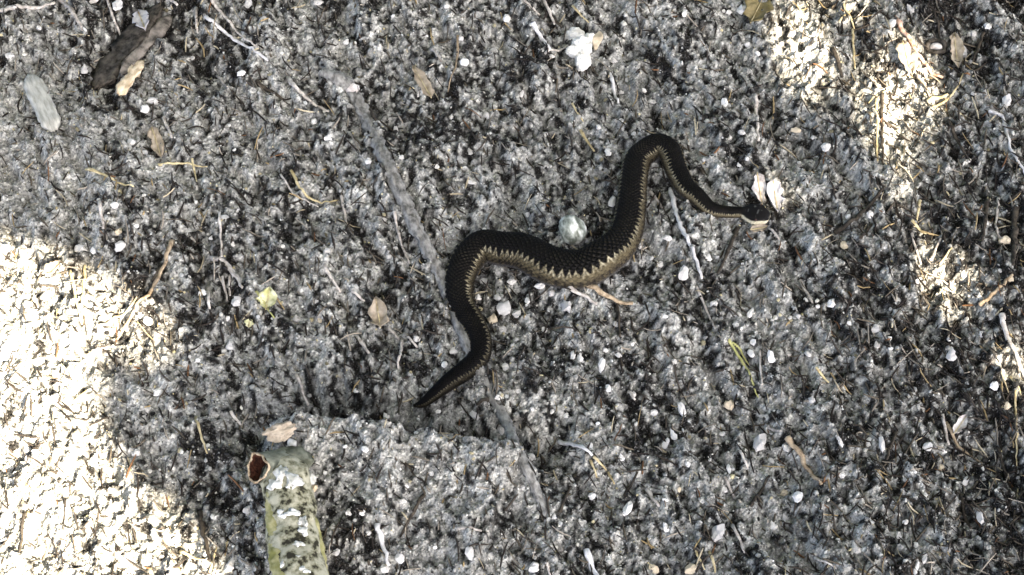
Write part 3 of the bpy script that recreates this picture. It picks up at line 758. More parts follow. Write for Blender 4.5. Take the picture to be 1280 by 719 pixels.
NAMED = [  # named one by one: (kind, material, points, width px, label)
 ('twig', 'white_twig', [(838, 237), (850, 280), (868, 320), (877, 349)], 6.5, 'long bleached twig sloping down from under the neck bend of the snake'),
 ('twig', 'tan_twig', [(733, 357), (760, 370), (791, 378)], 8, 'tan twig poking out under the thickest part of the snake'),
 ('twig', 'pale_twig', [(712, 357), (728, 368), (746, 380)], 6.5, 'short pale grey twig beside the tan one touching the snake'),
 ('twig', 'white_twig', [(1236, 139), (1253, 149), (1264, 188), (1284, 222)], 5.5, 'long pale kinked twig beside the blue-grey pebble'),
 ('twig', 'red_twig', [(1121, 26), (1140, 58), (1162, 84), (1178, 98)], 7, 'reddish peeling twig reaching into the sunlit patch'),
 ('twig', 'pale_twig', [(264, 324), (285, 334), (303, 359)], 7, 'pale bent twig with shorter bits under it near the yellow leaf'),
 ('twig', 'pale_twig', [(360, 97), (374, 114), (411, 139)], 6, 'pale crooked twig beside the splintered end of the root'),
 ('twig', 'white_twig', [(257, 18), (285, 44), (320, 64), (335, 75)], 5.5, 'long pale twig lying across a second one, its end thickest'),
 ('twig', 'pale_twig', [(264, -2), (280, 22), (300, 44), (320, 58)], 4.5, 'thin pale twig crossed by a longer one'),
 ('twig', 'dark_twig', [(1043, 291), (1075, 267), (1104, 236)], 7, 'dark brown straight twig beyond the head of the snake'),
 ('twig', 'dark_twig', [(922, 284), (912, 308), (902, 331), (897, 341)], 6.5, 'dark thin streak just under the head of the snake'),  # dark streak built as a thin stick
 ('twig', 'tan_twig', [(984, 546), (1004, 578), (1027, 605)], 7.5, 'straight grey-tan twig with a small grain against its upper end'),
 ('twig', 'tan_twig', [(214, 300), (206, 330), (188, 366), (164, 396), (146, 424)], 6, 'long slender tan twig leading into the large sunlit patch'),
 ('twig', 'white_twig', [(472, 655), (478, 680), (486, 706)], 7, 'short pale straight twig on the near side of the soil ridge'),
 ('twig', 'white_twig', [(733, 686), (748, 722)], 9, 'thick bleached splinter running out of the picture'),
 ('twig', 'white_twig', [(699, 553), (718, 557), (740, 570)], 6, 'pale curved twig above two small yellowish crossed bits'),
 ('stalk', 'green_blade', [(911, 424), (928, 455), (948, 497)], 4.5, 'yellow-green grass blade, the longer of a close pair'),
 ('stalk', 'green_blade', [(915, 428), (925, 438), (936, 456)], 4, 'yellow-green grass blade, the shorter of a close pair'),
 ('stalk', 'straw', [(364, 216), (378, 237), (402, 254), (424, 251)], 4.5, 'curved golden straw beside a thinner grey one'),
 ('stalk', 'pale_twig', [(351, 219), (368, 243), (398, 259)], 3, 'thin grey curved straw beside the golden one'),
 ('stalk', 'straw', [(198, 207), (226, 205), (259, 208)], 4.5, 'yellow straw forming a cross with a thinner one'),
 ('stalk', 'straw', [(240, 198), (242, 210), (246, 227)], 3.5, 'thin straw crossing the yellow straw'),
 ('stalk', 'straw', [(108, 214), (135, 221), (167, 233)], 5, 'golden straw lying at a slant near the weathered wood chip'),
 ('stalk', 'tan_twig', [(572, 44), (571, 78), (560, 116)], 4, 'thin tan stem with a pale node beside a white grain'),
 ('twig', 'dark_twig', [(1103, 116), (1102, 160), (1104, 205)], 5.5, 'dark upright twig crossing the brightest sunlit patch'),
 ('stalk', 'straw', [(1160, 127), (1172, 122), (1185, 117)], 8.5, 'thick cut straw piece at the edge of the brightest sunlit patch'),
 ('stalk', 'straw', [(1166, 133), (1184, 124), (1196, 110), (1204, 92)], 4, 'thin curved golden straw just under the thick cut straw piece'),
 ('twig', 'dark_twig', [(1270, 258), (1269, 290), (1267, 330)], 9, 'thick dark olive twig among dense litter'),
 ('twig', 'tan_twig', [(1224, 382), (1246, 362), (1266, 343)], 6.5, 'olive-tan twig with a cream grain at its upper end'),
 ('twig', 'pale_twig', [(1252, 392), (1262, 428), (1284, 476)], 7, 'pale knobbly twig below the olive-tan one'),
 ('twig', 'pale_twig', [(-4, 15), (36, 9), (68, 2)], 7, 'pale level twig in the dark litter above the weathered wood chip'),
 ('twig', 'pale_twig', [(72, -3), (90, 12), (103, 37)], 7.5, 'pale grey hooked twig next to the level one'),
 ('twig', 'white_twig', [(666, 27), (675, 45), (688, 61)], 7, 'short bleached splinter pointing at the white quartz lump'),
 ('twig', 'white_twig', [(763, 90), (767, 108), (773, 128)], 6, 'short bleached splinter standing alone near the cream oval pebble'),
 ('twig', 'pale_twig', [(681, 66), (704, 63), (710, 58)], 4, 'thin twig whose end touches the white quartz lump'),
 ('stalk', 'tan_twig', [(1182, 528), (1196, 556), (1227, 579)], 5, 'thin tan stem passing beside the cream seed'),
 ('stalk', 'green_blade', [(320, 364), (331, 380), (343, 398)], 4, 'greenish straw lying against the yellow leaf'),
]
for nm, mat, pts, w, lab in NAMED:
    stick('grass_stalk' if nm == 'stalk' else 'twig', mat, pts, w, lab, None, 'grass' if nm == 'stalk' else 'twig',
          taper=0.55 if nm == 'twig' else 0.4, rough=0.14 if nm == 'twig' else 0.04, squash=0.9 if nm == 'twig' else 0.6)

PALE = [[(133, -2), (142, 22), (151, 46)], [(212, -2), (223, 13)], [(245, 10), (247, 41)], [(270, 90), (284, 108)], [(655, 0), (675, 20)], [(680, 0), (693, 30)],
 [(945, 118), (948, 176)], [(1163, 325), (1176, 298)], [(278, 345), (284, 376)], [(287, 345), (288, 371)], [(260, 360), (262, 386)], [(125, 254), (129, 286)],
 [(238, 294), (246, 304)], [(275, 268), (277, 321)], [(427, 244), (433, 281)], [(493, 264), (500, 300), (512, 331)], [(405, 331), (426, 366)], [(440, 364), (456, 376)],
 [(485, 410), (500, 424)], [(505, 417), (522, 435)], [(503, 425), (498, 461)], [(446, 420), (461, 441)], [(812, 239), (828, 259)], [(870, 357), (882, 385), (894, 411)],
 [(950, 438), (952, 481)], [(1000, 350), (1016, 379)], [(1248, 248), (1246, 288), (1254, 299)], [(1140, 290), (1151, 331)], [(288, 514), (301, 532)], [(370, 468), (386, 511)],
 [(808, 611), (824, 633)], [(683, 703), (689, 722)], [(905, 597), (918, 621)], [(925, 564), (934, 588)], [(915, 658), (931, 691)], [(960, 532), (976, 538)], [(1018, 698), (1046, 711)],
 [(572, 661), (602, 664)], [(1178, 518), (1186, 556)], [(962, 283), (974, 300)], [(1130, 60), (1150, 100), (1166, 131)], [(785, 490), (794, 500)], [(540, 60), (552, 78)], [(205, 150), (215, 172)]]
def bit_label(p, what):
    x, y = np.mean(p, axis=0); L = math.hypot(p[0][0]-p[-1][0], p[0][1]-p[-1][1])
    m = min(MARKS, key=lambda q: math.hypot(q[0]-x, q[1]-y)); d = math.hypot(m[0]-x, m[1]-y)
    return ('long ' if L > 48 else 'short ' if L > 24 else 'tiny ')+what+(' close beside ' if d < 42 else ' not far from ' if d < 85 else ' towards ')+m[2]
for p in PALE:
    stick('twig', 'pale_twig', p, random.uniform(3.5, 5.5), bit_label(p, 'thin pale twig piece'), 'short pale twig fragments')
DARK = [[(320, 100), (354, 124)], [(772, 380), (775, 421)], [(938, 632), (962, 594)], [(1167, 14), (1178, 52)], [(530, 618), (500, 672)], [(700, 640), (712, 610)], [(780, 620), (797, 590)],  # strip by the straight grey-tan twig is a shadow built as dark geometry
 [(1075, 300), (1090, 280)], [(1230, 40), (1215, 80)], [(1185, 150), (1205, 190)], [(1235, 250), (1228, 300)], [(1200, 620), (1214, 660)], [(1120, 540), (1108, 575)], [(610, 500), (596, 512)],
 [(205, 330), (190, 350)], [(455, 125), (470, 150)], [(250, 640), (262, 700)], [(690, 20), (702, 36)], [(1245, 560), (1260, 600)], [(1040, 60), (1052, 100)], [(30, 640), (24, 690)]]
for p in DARK:
    stick('twig', 'dark_twig', p, random.uniform(4, 6.5), bit_label(p, 'dark twig or shadow strip'), 'short dark twig fragments')
STRAW = [[(105, 328), (103, 406)], [(88, 338), (103, 406)], [(125, 406), (171, 371)], [(715, 129), (729, 153)], [(725, 164), (743, 189)], [(715, 12), (736, 28)], [(1066, 36), (1069, 86)],
 [(1095, 128), (1097, 201)], [(1112, 113), (1085, 131)], [(90, 502), (109, 488)], [(245, 522), (259, 567)], [(35, 640), (46, 671)], [(738, 574), (746, 599)], [(742, 571), (758, 589)],
 [(870, 688), (881, 712)], [(1270, 488), (1271, 582)], [(1055, 5), (1068, 40)], [(1048, 30), (1064, 15)], [(1150, 250), (1146, 276)], [(1262, 470), (1276, 495)], [(1175, 330), (1190, 310)],
 [(1140, 275), (1158, 292)], [(886, 690), (894, 716)], [(262, 716), (271, 684)], [(225, 690), (258, 700)], [(1020, 460), (1036, 478)], [(760, 590), (768, 606)]]
for p in STRAW:
    stick('grass_stalk', 'straw', p, random.uniform(3, 5), bit_label(p, 'golden straw bit'), 'short golden straw bits', 'grass', taper=0.5, rough=0.04, squash=0.6)

# ------------------------------------------------------------------ leaves and flakes
def leaf_mesh(L, W, curl=0.25, seed=0, tip=0.8, n=9, m=7, thick=0.0006):
    r = np.random.default_rng(seed)
    u = np.linspace(0, 1, n); v = np.linspace(-1, 1, m)
    w = W*0.5*np.sin(np.pi*u**tip)**0.75+0.0004
    Uu, Vv = np.meshgrid(u, v, indexing='ij')
    X_ = Vv*w[:, None]*(1+np.clip(0.22*r.normal(size=(n, m)), -0.5, 0.3)*(np.abs(Vv) > 0.6)); Y_ = (Uu-0.5)*L
    Z_ = curl*W*(Vv**2)*0.6+curl*L*0.35*(Uu-0.5)**2+0.06*W*r.normal(size=(n, m))-0.03*W*np.exp(-(Vv/0.12)**2)
    top = np.stack([X_, Y_, Z_], -1).reshape(-1, 3); bot = top-[0, 0, thick]
    V = np.vstack([top, bot]); F = []; q = n*m
    for a in range(n-1):
        for b in range(m-1):
            k = a*m+b; F.append((k, k+1, k+m+1, k+m)); F.append((q+k, q+k+m, q+k+m+1, q+k+1))
    ring = [b for b in range(m)]+[a*m+m-1 for a in range(1, n)]+[(n-1)*m+b for b in range(m-2, -1, -1)]+[a*m for a in range(n-2, 0, -1)]
    for a, b in zip(ring, ring[1:]+ring[:1]): F.append((b, a, q+a, q+b))
    return V, np.array(F)

def leaf(name, mat, p0, p1, wpx, label, cat='leaf', curl=0.25, tilt=0.0, lift=0.003, seed=1, stem=None, tip=0.8, roll=0.0):
    A, B = on_ground(*p0, lift), on_ground(*p1, lift); d = B-A; L = float(np.linalg.norm(d))
    V, F = leaf_mesh(L, wpx*PXM, curl, seed, tip)
    r = link(name, None, None, label=label, cat=cat); c = (A+B)/2
    c[2] = max(float(height(c[0], c[1])), A[2]*.5+B[2]*.5)+lift
    r.location = c; r.rotation_euler = (tilt, roll, math.atan2(-d[0], d[1]))
    link('blade', mesh_np('blade', V, F), M[mat], r)
    rib, RF = tube(np.stack([np.zeros(8), np.linspace(-0.52, 0.45, 8)*L, curl*L*0.35*np.linspace(-0.52, 0.45, 8)**2+0.0003], 1), np.linspace(0.0006, 0.0003, 8), 5)
    link('midrib', quads_to_mesh('midrib', rib, RF), M['straw'], r)
    if stem:
        Lr = Matrix.Rotation(r.rotation_euler.z, 3, 'Z')
        q = on_ground(*stem, lift)-c; q = np.array(Lr.transposed()@Vector(q))
        P = catmull([np.array([0, -0.48*L, 0.0]), np.array([0, -0.48*L, 0.0])*0.4+q*0.6+[0.001, 0, 0], q], 6)
        V, F = tube(P, 0.0006, 5); link('stem', quads_to_mesh('stem', V, F), M['straw'], r)
    return r
leaf('fallen_leaf', 'yellow_leaf', (332, 385), (338, 360), 22, 'small yellow-green leaf with a straw against it', curl=0.3, tilt=0.2, lift=0.005, seed=3)
leaf('fallen_leaf', 'tan_leaf', (476, 414), (470, 375), 24, 'dry grey-tan curled leaf on bare soil beside the root', curl=0.35, tilt=0.15, lift=0.006, seed=4, tip=0.55)
leaf('fallen_leaf', 'tan_leaf', (539, 122), (516, 82), 19, 'narrow brown leaf piece lying flat beside small white grains', curl=0.12, lift=0.003, seed=5)
leaf('fallen_leaf', 'olive_leaf', (938, 32), (958, -14), 34, 'broad olive-brown leaf cut off by the picture edge', curl=0.3, lift=0.004, seed=6)
leaf('bark_flake', 'bark_flake', (945, 224), (953, 250), 17, 'upright cream flake touching the snout of the snake', 'flake', 0.3, -0.25, 0.007, 7)
leaf('bark_flake', 'grey_leaf', (966, 228), (972, 266), 20, 'silvery grey curled flake just beyond the snout of the snake', 'flake', 0.35, -0.15, 0.005, 8)
leaf('bark_flake', 'tan_leaf', (938, 288), (960, 281), 11, 'pale tan flake under the chin of the snake', 'flake', 0.25, 0.0, 0.002, 9)
leaf('fallen_leaf', 'yellow_leaf', (311, 410), (312, 398), 9, 'tiny yellow-green leaf scrap near the yellow leaf', curl=0.3, lift=0.003, seed=10)
leaf('seed', 'bark_flake', (1193, 541), (1207, 522), 13, 'cream pointed seed lying in a dark hollow', 'seed', 0.6, 0.1, 0.005, 11)
leaf('fallen_leaf', 'tan_leaf', (1128, 52), (1140, 95), 26, 'pale crumpled leaf in the brightest sunlit patch under the reddish twig', curl=0.3, lift=0.004, seed=12)
leaf('fallen_leaf', 'tan_leaf', (58, 345), (75, 330), 14, 'tan leaf scrap on the edge of the large sunlit patch', curl=0.3, lift=0.003, seed=13)
leaf('fallen_leaf', 'tan_leaf', (190, 160), (202, 198), 15, 'pale brown leaf strip between two white grains', curl=0.3, lift=0.004, seed=14)
leaf('fallen_leaf', 'grey_leaf', (172, 12), (182, 38), 24, 'dark-edged grey leaf piece over the hollow above the bark slab', curl=0.2, lift=0.016, seed=15, tilt=0.3)
leaf('fallen_leaf', 'tan_leaf', (1192, 45), (1198, 85), 18, 'pinkish tan leaf between the seed husk and the blue-grey pebble', curl=0.3, lift=0.004, seed=16)

# round brown seed husk with a pale kernel
def husk():
    g = on_ground(1169, 62, 0.003); r = link('seed_husk', None, None, label='round brown seed husk with pale centre by the reddish twig', cat='seed'); r.location = g+[0, 0, 0.007]
    t = np.linspace(0, 2*np.pi, 25); P = np.stack([np.cos(t)*0.0085, np.sin(t)*0.0075, 0.0015*np.sin(3*t)+0.001], 1)
    V, F = tube(P, 0.0023, 8, 1.0, 0.06, False); link('rim', quads_to_mesh('rim', V, F), M['brown_bark'], r)
    V, F = stone_shape(33, 2, 3, 0.02); link('kernel', mesh_np('kernel', V*[0.0065, 0.0045, 0.003], F), M['bark_flake'], r)
husk()

# weathered grey wood chip, a split slab with chamfered ends
def slab(name, mat, p0, p1, wpx, tpx, label, cat, lift=0.5, tilt=0.0, seed=0, roll=0.0, jag=0.1, lumpy=0.0):
    A, B = on_ground(*p0, 0.004), on_ground(*p1, 0.004); d = B-A; L = np.linalg.norm(d[:2]); W = wpx*PXM*0.5; T_ = tpx*PXM*0.5
    r = np.random.default_rng(seed); n, m = 26, 20
    u = np.linspace(0, 1, n); th = np.linspace(0, 2*np.pi, m, endpoint=False)
    prof = np.minimum(1, np.minimum((u+0.02)*7, (1.03-u)*5))**0.6*(1+jag*fbm(u*6, u*0+seed, seed, 2))
    co, si = np.cos(th), np.sin(th)
    sx_ = np.sign(co)*np.abs(co)**0.5; sz_ = np.sign(si)*np.abs(si)**0.6
    V = np.stack([prof[:, None]*W*sx_*(1+0.05*r.normal(size=(n, m))), np.broadcast_to(((u-0.5)*L)[:, None], (n, m))+0.02*L*r.normal(size=(1, m))*(np.abs(u-0.5)*2)[:, None]**4,
                  np.minimum(1, prof[:, None])*T_*sz_+0.06*T_*r.normal(size=(n, m))], -1).reshape(-1, 3)
    uu = np.repeat(u, m); tt_ = np.tile(th, n)
    lum = 1+lumpy*(fbm(uu*9+seed, np.cos(tt_)*1.6+np.sin(tt_)*2.3, seed+5, 3)+0.5*fbm(uu*3, np.cos(tt_)*5, seed+9, 2))
    V[:, 0] *= lum; V[:, 2] *= lum
    V = np.vstack([V, [[0, -0.5*L, 0]], [[0, 0.5*L, 0]]])
    i = np.arange(n-1)[:, None]*m; j = np.arange(m)[None]; j2 = (j+1) % m
    F = np.stack([i+j, i+j2, i+m+j2, i+m+j], -1).reshape(-1, 4).tolist(); k = np.arange(m)
    F += [(n*m, (a+1) % m, a, a) for a in k]+[(n*m+1, (n-1)*m+a, (n-1)*m+(a+1) % m, (n-1)*m+(a+1) % m) for a in k]
    o = link(name, quads_to_mesh(name, V, np.array(F)), M[mat], label=label, cat=cat)
    c = (A+B)/2; c[2] = (A[2]+B[2])/2+T_*lift+0.001
    o.location = c; o.rotation_euler = (math.atan2(d[2], L)+tilt, roll, math.atan2(-d[0], d[1]))
    return o
slab('wood_chip', 'grey_wood', (67, 164), (38, 93), 27, 12, 'smooth silver-grey weathered wood chip on pale sand', 'wood', 0.7, 0.0, 3, 0.1, 0.04)
slab('bark_piece', 'brown_bark', (118, 108), (200, 6), 34, 12, 'dark brown rotten bark slab sunk in a hollow', 'bark', 0.3, 0.0, 9, -0.35, 0.25, 0.55)
slab('bark_piece', 'pale_bark', (150, 92), (214, 22), 16, 9, 'thin grey-brown bark strip lying alongside the dark bark slab', 'bark', 1.0, 0.0, 10, 0.2, 0.3, 0.5)
slab('wood_splinter', 'cream_wood', (147, 122), (180, 76), 14, 10, 'cream split wood piece on the edge of the dark bark slab', 'wood', 1.9, -0.1, 12, 0.2, 0.4, 0.4)
def flake():
    V, F = stone_shape(777, 3, 10, 0.02); V = V*(1+0.35*fbm(V[:, 0]*2.6, V[:, 1]*2.6+V[:, 2], 29, 3))[:, None]
    g = on_ground(349, 540, 0.012)
    o = link('bark_flake', mesh_np('bark_flake', V*[0.0145, 0.0085, 0.005], F, None, False), M['tan_leaf'], label='pink-white crumpled bark flake just beyond the lichened branch end', cat='flake')
    o.location = g+[0, 0, 0.012]; o.rotation_euler = (0.25, 0.1, 0.4)
flake()

# ------------------------------------------------------------------ lichen-covered broken branch
def branch():
    A = on_ground(350, 578, 0.012); B = on_ground(384, 760, 0.012)
    org = on_ground(358, 640)
    r = link('broken_branch', None, None, label='thick broken branch with white lichen and a hollow rust-brown stub', cat='branch'); r.location = org
    # main limb: half sunk
    u = np.linspace(0, 1, 60)
    P = A[None]*(1-u[:, None])+B[None]*u[:, None]; P[:, 2] = (A[2]*(1-u)+B[2]*u)*0.0+max(A[2], B[2], float(height(P[:, 0], P[:, 1]).max())-0.004)+0.014+0.001*np.sin(u*9); P[:, 0] += 0.002*np.sin(u*7)
    R = np.interp(u, [0, .04, .12, 1], [0.011, 0.0175, 0.0205, 0.022])
    V, F = tube(P, R, 36, 0.85, 0.0)
    n3 = fbm(V[:, 0]/0.012, V[:, 1]/0.012+V[:, 2]/0.012, 81, 3); cen = np.repeat(P, 36, 0); cen = np.vstack([cen, P[:1], P[-1:]])
    dv = V-cen; V = cen+dv*(1+0.11*n3)[:, None]
    link('bark', quads_to_mesh('branch_bark', V-org, F), M['lichen_bark'], r)
    # yellow-green strip of bark along its side
    Q = P.copy(); Q[:, 0] -= R*0.55; Q[:, 2] += R*0.36; Q[:, 0] += 0.001*np.sin(u*13)
    V, F = tube(Q[13:], np.linspace(0.006, 0.0105, 47)*(1+0.05*np.sin(np.arange(47)*0.5)), 14, 0.8, 0.14, True, 4); link('bark_strip', quads_to_mesh('bark_strip', V-org, F), M['green_bark'], r)
    Q = catmull([np.r_[flat(384, 642, P[20, 2])[:2], P[20, 2]-0.002], np.r_[flat(392, 680, P[30, 2])[:2], P[30, 2]-0.003], np.r_[flat(402, 745, P[50, 2])[:2], P[50, 2]-0.004]], 10); Q, _ = resample(Q, n=26)
    V, F = tube(Q, np.interp(np.linspace(0, 1, 26), [0, .1, 1], [.004, .008, .008]), 12, 0.8, 0.12, True, 6); link('side_twig', quads_to_mesh('side_twig', V-org, F), M['green_bark'], r)
    # hollow stub: a bark tube turned up and to the side, open, with a rim
    hz = P[4, 2]+0.014; C1 = flat(322, 585, hz)
    ax = np.array([-0.62, -0.30, 0.66]); ax *= 0.030/np.linalg.norm(ax); C0 = C1-ax
    Pn = np.array([C0+ax*t for t in np.linspace(-0.1, 1, 14)])
    V, F = tube(Pn, np.linspace(0.0165, 0.0118, 14), 22, 1.05, 0.05, False, 8)
    st = link('hollow_stub', quads_to_mesh('hollow_stub', V-org, F), M['dim_bark'], r)
    T = ax/np.linalg.norm(ax); S = np.cross(T, [0, 0, 1]); S /= np.linalg.norm(S); Uq = np.cross(S, T)
    t = np.linspace(0, 2*np.pi, 33); ring = C1+0.0112*(1+0.10*np.sin(3*t+1)+0.06*np.sin(7*t))[:, None]*(np.cos(t)[:, None]*S+1.05*np.sin(t)[:, None]*Uq)+T*0.0008*np.sin(5*t)[:, None]
    # rim tube (own frames: the ring stands upright)
    rv = []; rf = []
    for a in range(32):
        rad = (ring[a]-C1)/np.linalg.norm(ring[a]-C1)
        for b in range(6):
            g = b*math.pi/3; rv.append(ring[a]+0.0010*(math.cos(g)*rad+math.sin(g)*T)*(1+0.3*math.sin(a*2.3)))
    for a in range(32):
        for b in range(6): rf.append((a*6+b, a*6+(b+1) % 6, ((a+1) % 32)*6+(b+1) % 6, ((a+1) % 32)*6+b))
    link('rim', quads_to_mesh('rim', np.array(rv)-org, np.array(rf)), M['tan_twig'], st)
    # inner wall: a narrowing cup of rotten wood
    k = 24; cup = []; tt = np.linspace(0, 2*np.pi, k, endpoint=False)
    for dpt, rad in ((0.0, .0108), (.006, .0102), (.012, .009), (.017, .006), (.019, .0008)):
        cup += [C1-T*dpt+rad*(1+0.08*math.sin(3*x+dpt*400))*(math.cos(x)*S+1.05*math.sin(x)*Uq) for x in tt]
    cf = [(a*k+b, (a+1)*k+b, (a+1)*k+(b+1) % k, a*k+(b+1) % k) for a in range(4) for b in range(k)]
    link('rotten_core', quads_to_mesh('rotten_core', np.array(cup)-org, np.array(cf)), M['rust_hollow'], st)
    # bark-end shoulder behind the stub, shade put into its dim colour
    V, F = stone_shape(61, 3, 5, 0.02); V = V*(1+0.12*fbm(V[:, 0]*2.5, V[:, 1]*2.5+V[:, 2], 7, 2))[:, None]; c = flat(362, 574, P[0, 2]); c[2] = P[0, 2]-0.002
    link('shoulder', mesh_np('shoulder', V*[0.019, 0.012, 0.011]+c-org, F), M['dim_bark'], r)
    rl = np.random.default_rng(44)
    spots = [(350, 594, .005, .009, .003), (366, 602, .008, .008, .0035), (342, 606, .006, .006, .003), (366, 641, .008, .003, .002), (379, 652, .0045, .005, .002), (380, 664, .004, .004, .002)]
    spots += [(rl.uniform(346, 386), rl.uniform(612, 722), rl.uniform(.0015, .0042), rl.uniform(.0015, .0042), .0012) for _ in range(9)]
    for k, (px, py, a, b, c_) in enumerate(spots):
        V, F = stone_shape(300+k, 2, 9, 0.10)
        t = np.arctan2(V[:, 1], V[:, 0]); V[:, :2] *= (1+0.22*np.sin(3*t+k)+0.15*np.sin(5*t+2*k))[:, None]
        p = on_ground(px, py, 0.03)                              # settle onto the round of the limb
        for _ in range(5):
            tt_ = np.clip((p[1]-A[1])/(B[1]-A[1]), 0, 1); q = int(tt_*59); dx = np.clip((p[0]-P[q, 0])/R[q], -0.95, 0.95)
            p[2] = P[q, 2]+0.85*R[q]*math.sqrt(1-dx*dx); f_ = flat(px, py, p[2]); p[0], p[1] = f_[0], f_[1]
        W = V*[a, b, c_]; an = -math.asin(dx)*0.9                # lean with the surface
        W = np.stack([W[:, 0]*math.cos(an)-W[:, 2]*math.sin(an), W[:, 1], W[:, 0]*math.sin(an)+W[:, 2]*math.cos(an)], 1)
        link('lichen', mesh_np('lichen', W+p-org, F), M['lichen'], r)
branch()
single_stone('bark_crumb', 'lichen', 388, 598, 0.0062, 0.0072, 0.005, 640, 'white angular crumb beside the lichened branch end', 'crumb', 0.3)
single_stone('bark_crumb', 'cream_wood', 389, 613, 0.007, 0.003, 0.003, 641, 'thin cream crumb lying below the white angular one', 'crumb', 0.6)
single_stone('bark_crumb', 'lichen', 365, 554, 0.004, 0.0045, 0.003, 642, 'small white crumb between the bark flake and the branch', 'crumb', 0.1)

# ------------------------------------------------------------------ unseen tree shading this ground, its crown cut open where sun flecks fall
GAPS = [  # ellipses in ground pixels: centre, radii, turn  -> sun flecks
    (1012, 56, 20, 46, -10), (1010, 112, 11, 14, 0), (1060, 8, 14, 18, 0), (1132, 132, 40, 54, 12), (1149, 70, 10, 26, -20), (1122, 198, 14, 40, 10), (1112, 246, 10, 16, 0),
    (1186, 352, 22, 34, 0), (1152, 290, 8, 11, 0), (1034, 468, 9, 28, -10), (1268, 462, 13, 20, 0), (968, 240, 9, 15, 0), (176, 412, 18, 30, 20), (130, 372, 18, 24, 0),
    (596, 238, 5, 9, 0), (552, 212, 3, 11, 0)]
def in_gap(px, py):
    m = np.zeros(px.shape, bool)
    for cx, cy, rx, ry, a in GAPS:
        a = math.radians(a); dx, dy = px-cx, py-cy
        x = dx*math.cos(a)+dy*math.sin(a); y = -dx*math.sin(a)+dy*math.cos(a)
        m |= (x/rx)**2+(y/ry)**2 < 1
    inside = np.zeros(px.shape, bool); n = len(LEFT_SUN)
    for k in range(n):
        (x0, y0), (x1, y1) = LEFT_SUN[k], LEFT_SUN[(k+1) % n]
        if y0 == y1: continue
        c = ((y0 > py) != (y1 > py)) & (px < (x1-x0)*(py-y0)/(y1-y0)+x0); inside ^= c
    return m | inside

def tree():
    base = np.array([2.5, -3.3, 0.0]); base[2] = -0.05
    r = link('unseen_birch', None, None, label='unseen leafy birch tree, its low crown shaped to dapple the sandy ground', cat='tree'); r.location = base
    ctr = SUN*3.3
    tp = np.array([base, base+[0.05, -0.03, 0.8], base+[-0.12, 0.1, 1.8], base+[-0.1, 0.1, 3.0], base+[-0.2, 0.2, 4.4]])
    P, s = resample(catmull(tp, 10), n=40); V, F = tube(P, np.linspace(0.11, 0.03, 40), 14, 1, 0.06)
    tr = link('trunk', quads_to_mesh('trunk', V-base, F), M['tree_bark'], r)
    ru = np.random.default_rng(8); tips = []
    e1 = np.cross(SUN, [0, 0, 1.0]); e1 /= np.linalg.norm(e1); e2 = np.cross(e1, SUN)
    for k in range(14):
        a = P[12+ru.integers(24)]; e = ctr+e1*ru.uniform(-1.1, 1.1)+e2*ru.uniform(-0.9, 0.9)+SUN*ru.uniform(0.15, 0.6)
        # limbs keep clear of the gaps
        Q = catmull([a, (a+e)/2+[0, 0, 0.25], e], 8); Q, _ = resample(Q, n=22)
        G = Q-SUN*(Q[:, 2]/SUN[2])[:, None]; gx_, gy_ = to_pixel(G)
        if in_gap(gx_, gy_).any(): continue
        V, F = tube(Q, np.linspace(0.02, 0.004, 22), 7, 1, 0.08); link('limb', quads_to_mesh('limb', V-base, F), M['tree_bark'], r)
    # leaves: six-cornered blades in a broad crown around the sun's path and overhead
    n = 120000
    a = ru.uniform(-1, 1, (n*2, 3)); a = a[(a**2).sum(1) < 1][:n]; n = len(a)
    C = ctr+SUN*0.3+a[:, :1]*1.35*e1+a[:, 1:2]*1.15*e2+a[:, 2:]*0.6*SUN
    L = ru.uniform(0.026, 0.045, n); W = L*0.72
    nr = SUN+ru.normal(0, 0.45, (n, 3)); nr /= np.linalg.norm(nr, axis=1)[:, None]
    t = np.cross(nr, ru.normal(size=(n, 3))); t /= np.linalg.norm(t, axis=1)[:, None]; b = np.cross(nr, t)
    sh = np.array([(0, -.5), (.42, -.18), (.34, .15), (0, .5), (-.34, .15), (-.42, -.18)])
    V = C[:, None]+sh[None, :, :1]*W[:, None, None]*t[:, None]*1.15+sh[None, :, 1:]*L[:, None, None]*b[:, None]
    samp = np.concatenate([V, V*0.5+C[:, None]*0.5, C[:, None]], 1)
    G = samp-SUN*(samp[..., 2:]/SUN[2])
    gx_, gy_ = to_pixel(G.reshape(-1, 3)); keep = ~in_gap(gx_, gy_).reshape(n, -1).any(1)
    V = V[keep]; n = len(V)
    F = (np.arange(n)[:, None]*6+np.arange(6)[None])
    link('crown', mesh_np('crown', V.reshape(-1, 3)-base, F, None, False), M['crown_leaf'], r)
    print('crown leaves', n)
tree()

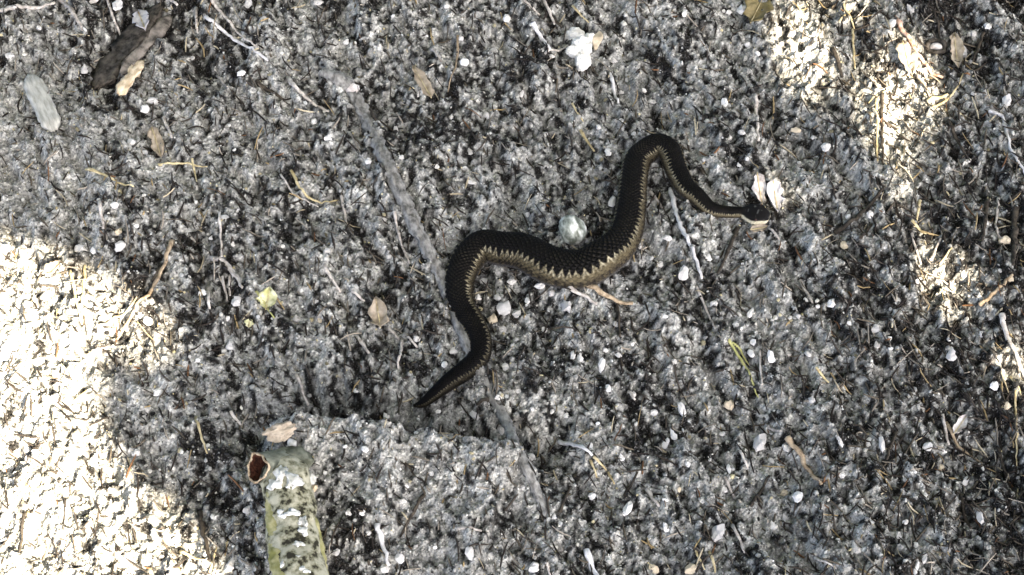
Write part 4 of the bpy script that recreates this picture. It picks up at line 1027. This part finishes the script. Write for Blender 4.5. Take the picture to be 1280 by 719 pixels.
def sky_block_tree(base, h, ctr, rad, n, leafs, label, seed):  # unseen trees added to block sky and make the soft light directional
    base = np.array(base, float); ru = np.random.default_rng(seed); ctr = np.array(ctr, float); rad = np.array(rad)
    r = link('unseen_birch', None, None, label=label, cat='tree'); r.location = base
    top = np.array([base[0]*0.6+ctr[0]*0.4, base[1]*0.6+ctr[1]*0.4, h])
    P, s = resample(catmull([base, base+[0.08, 0.05, h*0.3], (base+top)/2+[0.05, -0.1, 0.3], top], 10), n=30)
    V, F = tube(P, np.linspace(0.14, 0.03, 30), 14, 1, 0.06); link('trunk', quads_to_mesh('trunk', V-base, F), M['tree_bark'], r)
    for k in range(9):
        a = P[12+ru.integers(16)]; e = ctr+ru.uniform(-0.75, 0.75, 3)*rad
        Q, _ = resample(catmull([a, (a+e)/2+[0, 0, 0.2], e], 8), n=16)
        gx_, gy_ = to_pixel(Q-SUN*(Q[:, 2]/SUN[2])[:, None])
        if in_gap(gx_, gy_).any(): continue
        V, F = tube(Q, np.linspace(0.03, 0.006, 16), 7, 1, 0.08); link('limb', quads_to_mesh('limb', V-base, F), M['tree_bark'], r)
    a = ru.normal(size=(n, 3)); a /= np.linalg.norm(a, axis=1)[:, None]; a *= ru.random((n, 1))**0.45
    cl = ru.uniform(-1, 1, (60, 3)); near = np.argmin(((a[:, None]-cl[None])**2).sum(-1), 1); a = a*0.75+cl[near]*0.25
    C = ctr+a*rad; L = ru.uniform(0.7, 1.2, n)*leafs; W = L*0.75
    nr = np.array([0, 0, 1.0])+ru.normal(0, 0.6, (n, 3)); nr /= np.linalg.norm(nr, axis=1)[:, None]
    t = np.cross(nr, ru.normal(size=(n, 3))); t /= np.linalg.norm(t, axis=1)[:, None]; b = np.cross(nr, t)
    sh = np.array([(0, -.5), (.42, -.18), (.34, .15), (0, .5), (-.34, .15), (-.42, -.18)])
    V = C[:, None]+sh[None, :, :1]*W[:, None, None]*t[:, None]*1.15+sh[None, :, 1:]*L[:, None, None]*b[:, None]
    samp = np.concatenate([V, V*0.5+C[:, None]*0.5, C[:, None]], 1)
    gx_, gy_ = to_pixel((samp-SUN*(samp[..., 2:]/SUN[2])).reshape(-1, 3)); keep = ~in_gap(gx_, gy_).reshape(n, -1).any(1)
    V = V[keep]; n = len(V)
    link('crown', mesh_np('crown', V.reshape(-1, 3)-base, np.arange(n)[:, None]*6+np.arange(6)[None], None, False), M['crown_leaf'], r)
sky_block_tree((0.8, 4.2, -0.05), 6.5, (-0.3, 2.2, 3.5), (2.9, 2.3, 1.6), 44000, 0.085, 'unseen tall birch tree added beyond the sunlit flecks, wide crown blocking the sky', 21)
sky_block_tree((-3.6, -0.4, -0.05), 6.0, (-2.4, 0.1, 3.4), (1.9, 2.2, 1.7), 30000, 0.085, 'unseen birch tree added beside the large sunlit patch of sand to block the sky', 22)
sky_block_tree((3.6, 2.9, -0.05), 6.0, (3.0, 2.2, 3.2), (1.5, 1.6, 1.6), 14000, 0.085, 'unseen birch tree added beside the dark litter by the kinked twig to block the sky', 23)
sky_block_tree((-2.9, 3.4, -0.05), 4.0, (-2.0, 2.7, 2.0), (1.6, 1.3, 1.5), 18000, 0.085, 'unseen young birch added beyond the dark bark slab, dense crown blocking the low sky', 24)
sky_block_tree((0.9, 3.3, -0.05), 3.6, (0.7, 3.0, 1.7), (1.8, 0.9, 1.4), 18000, 0.085, 'unseen young birch added beyond the white quartz lump, dense crown blocking the low sky', 25)
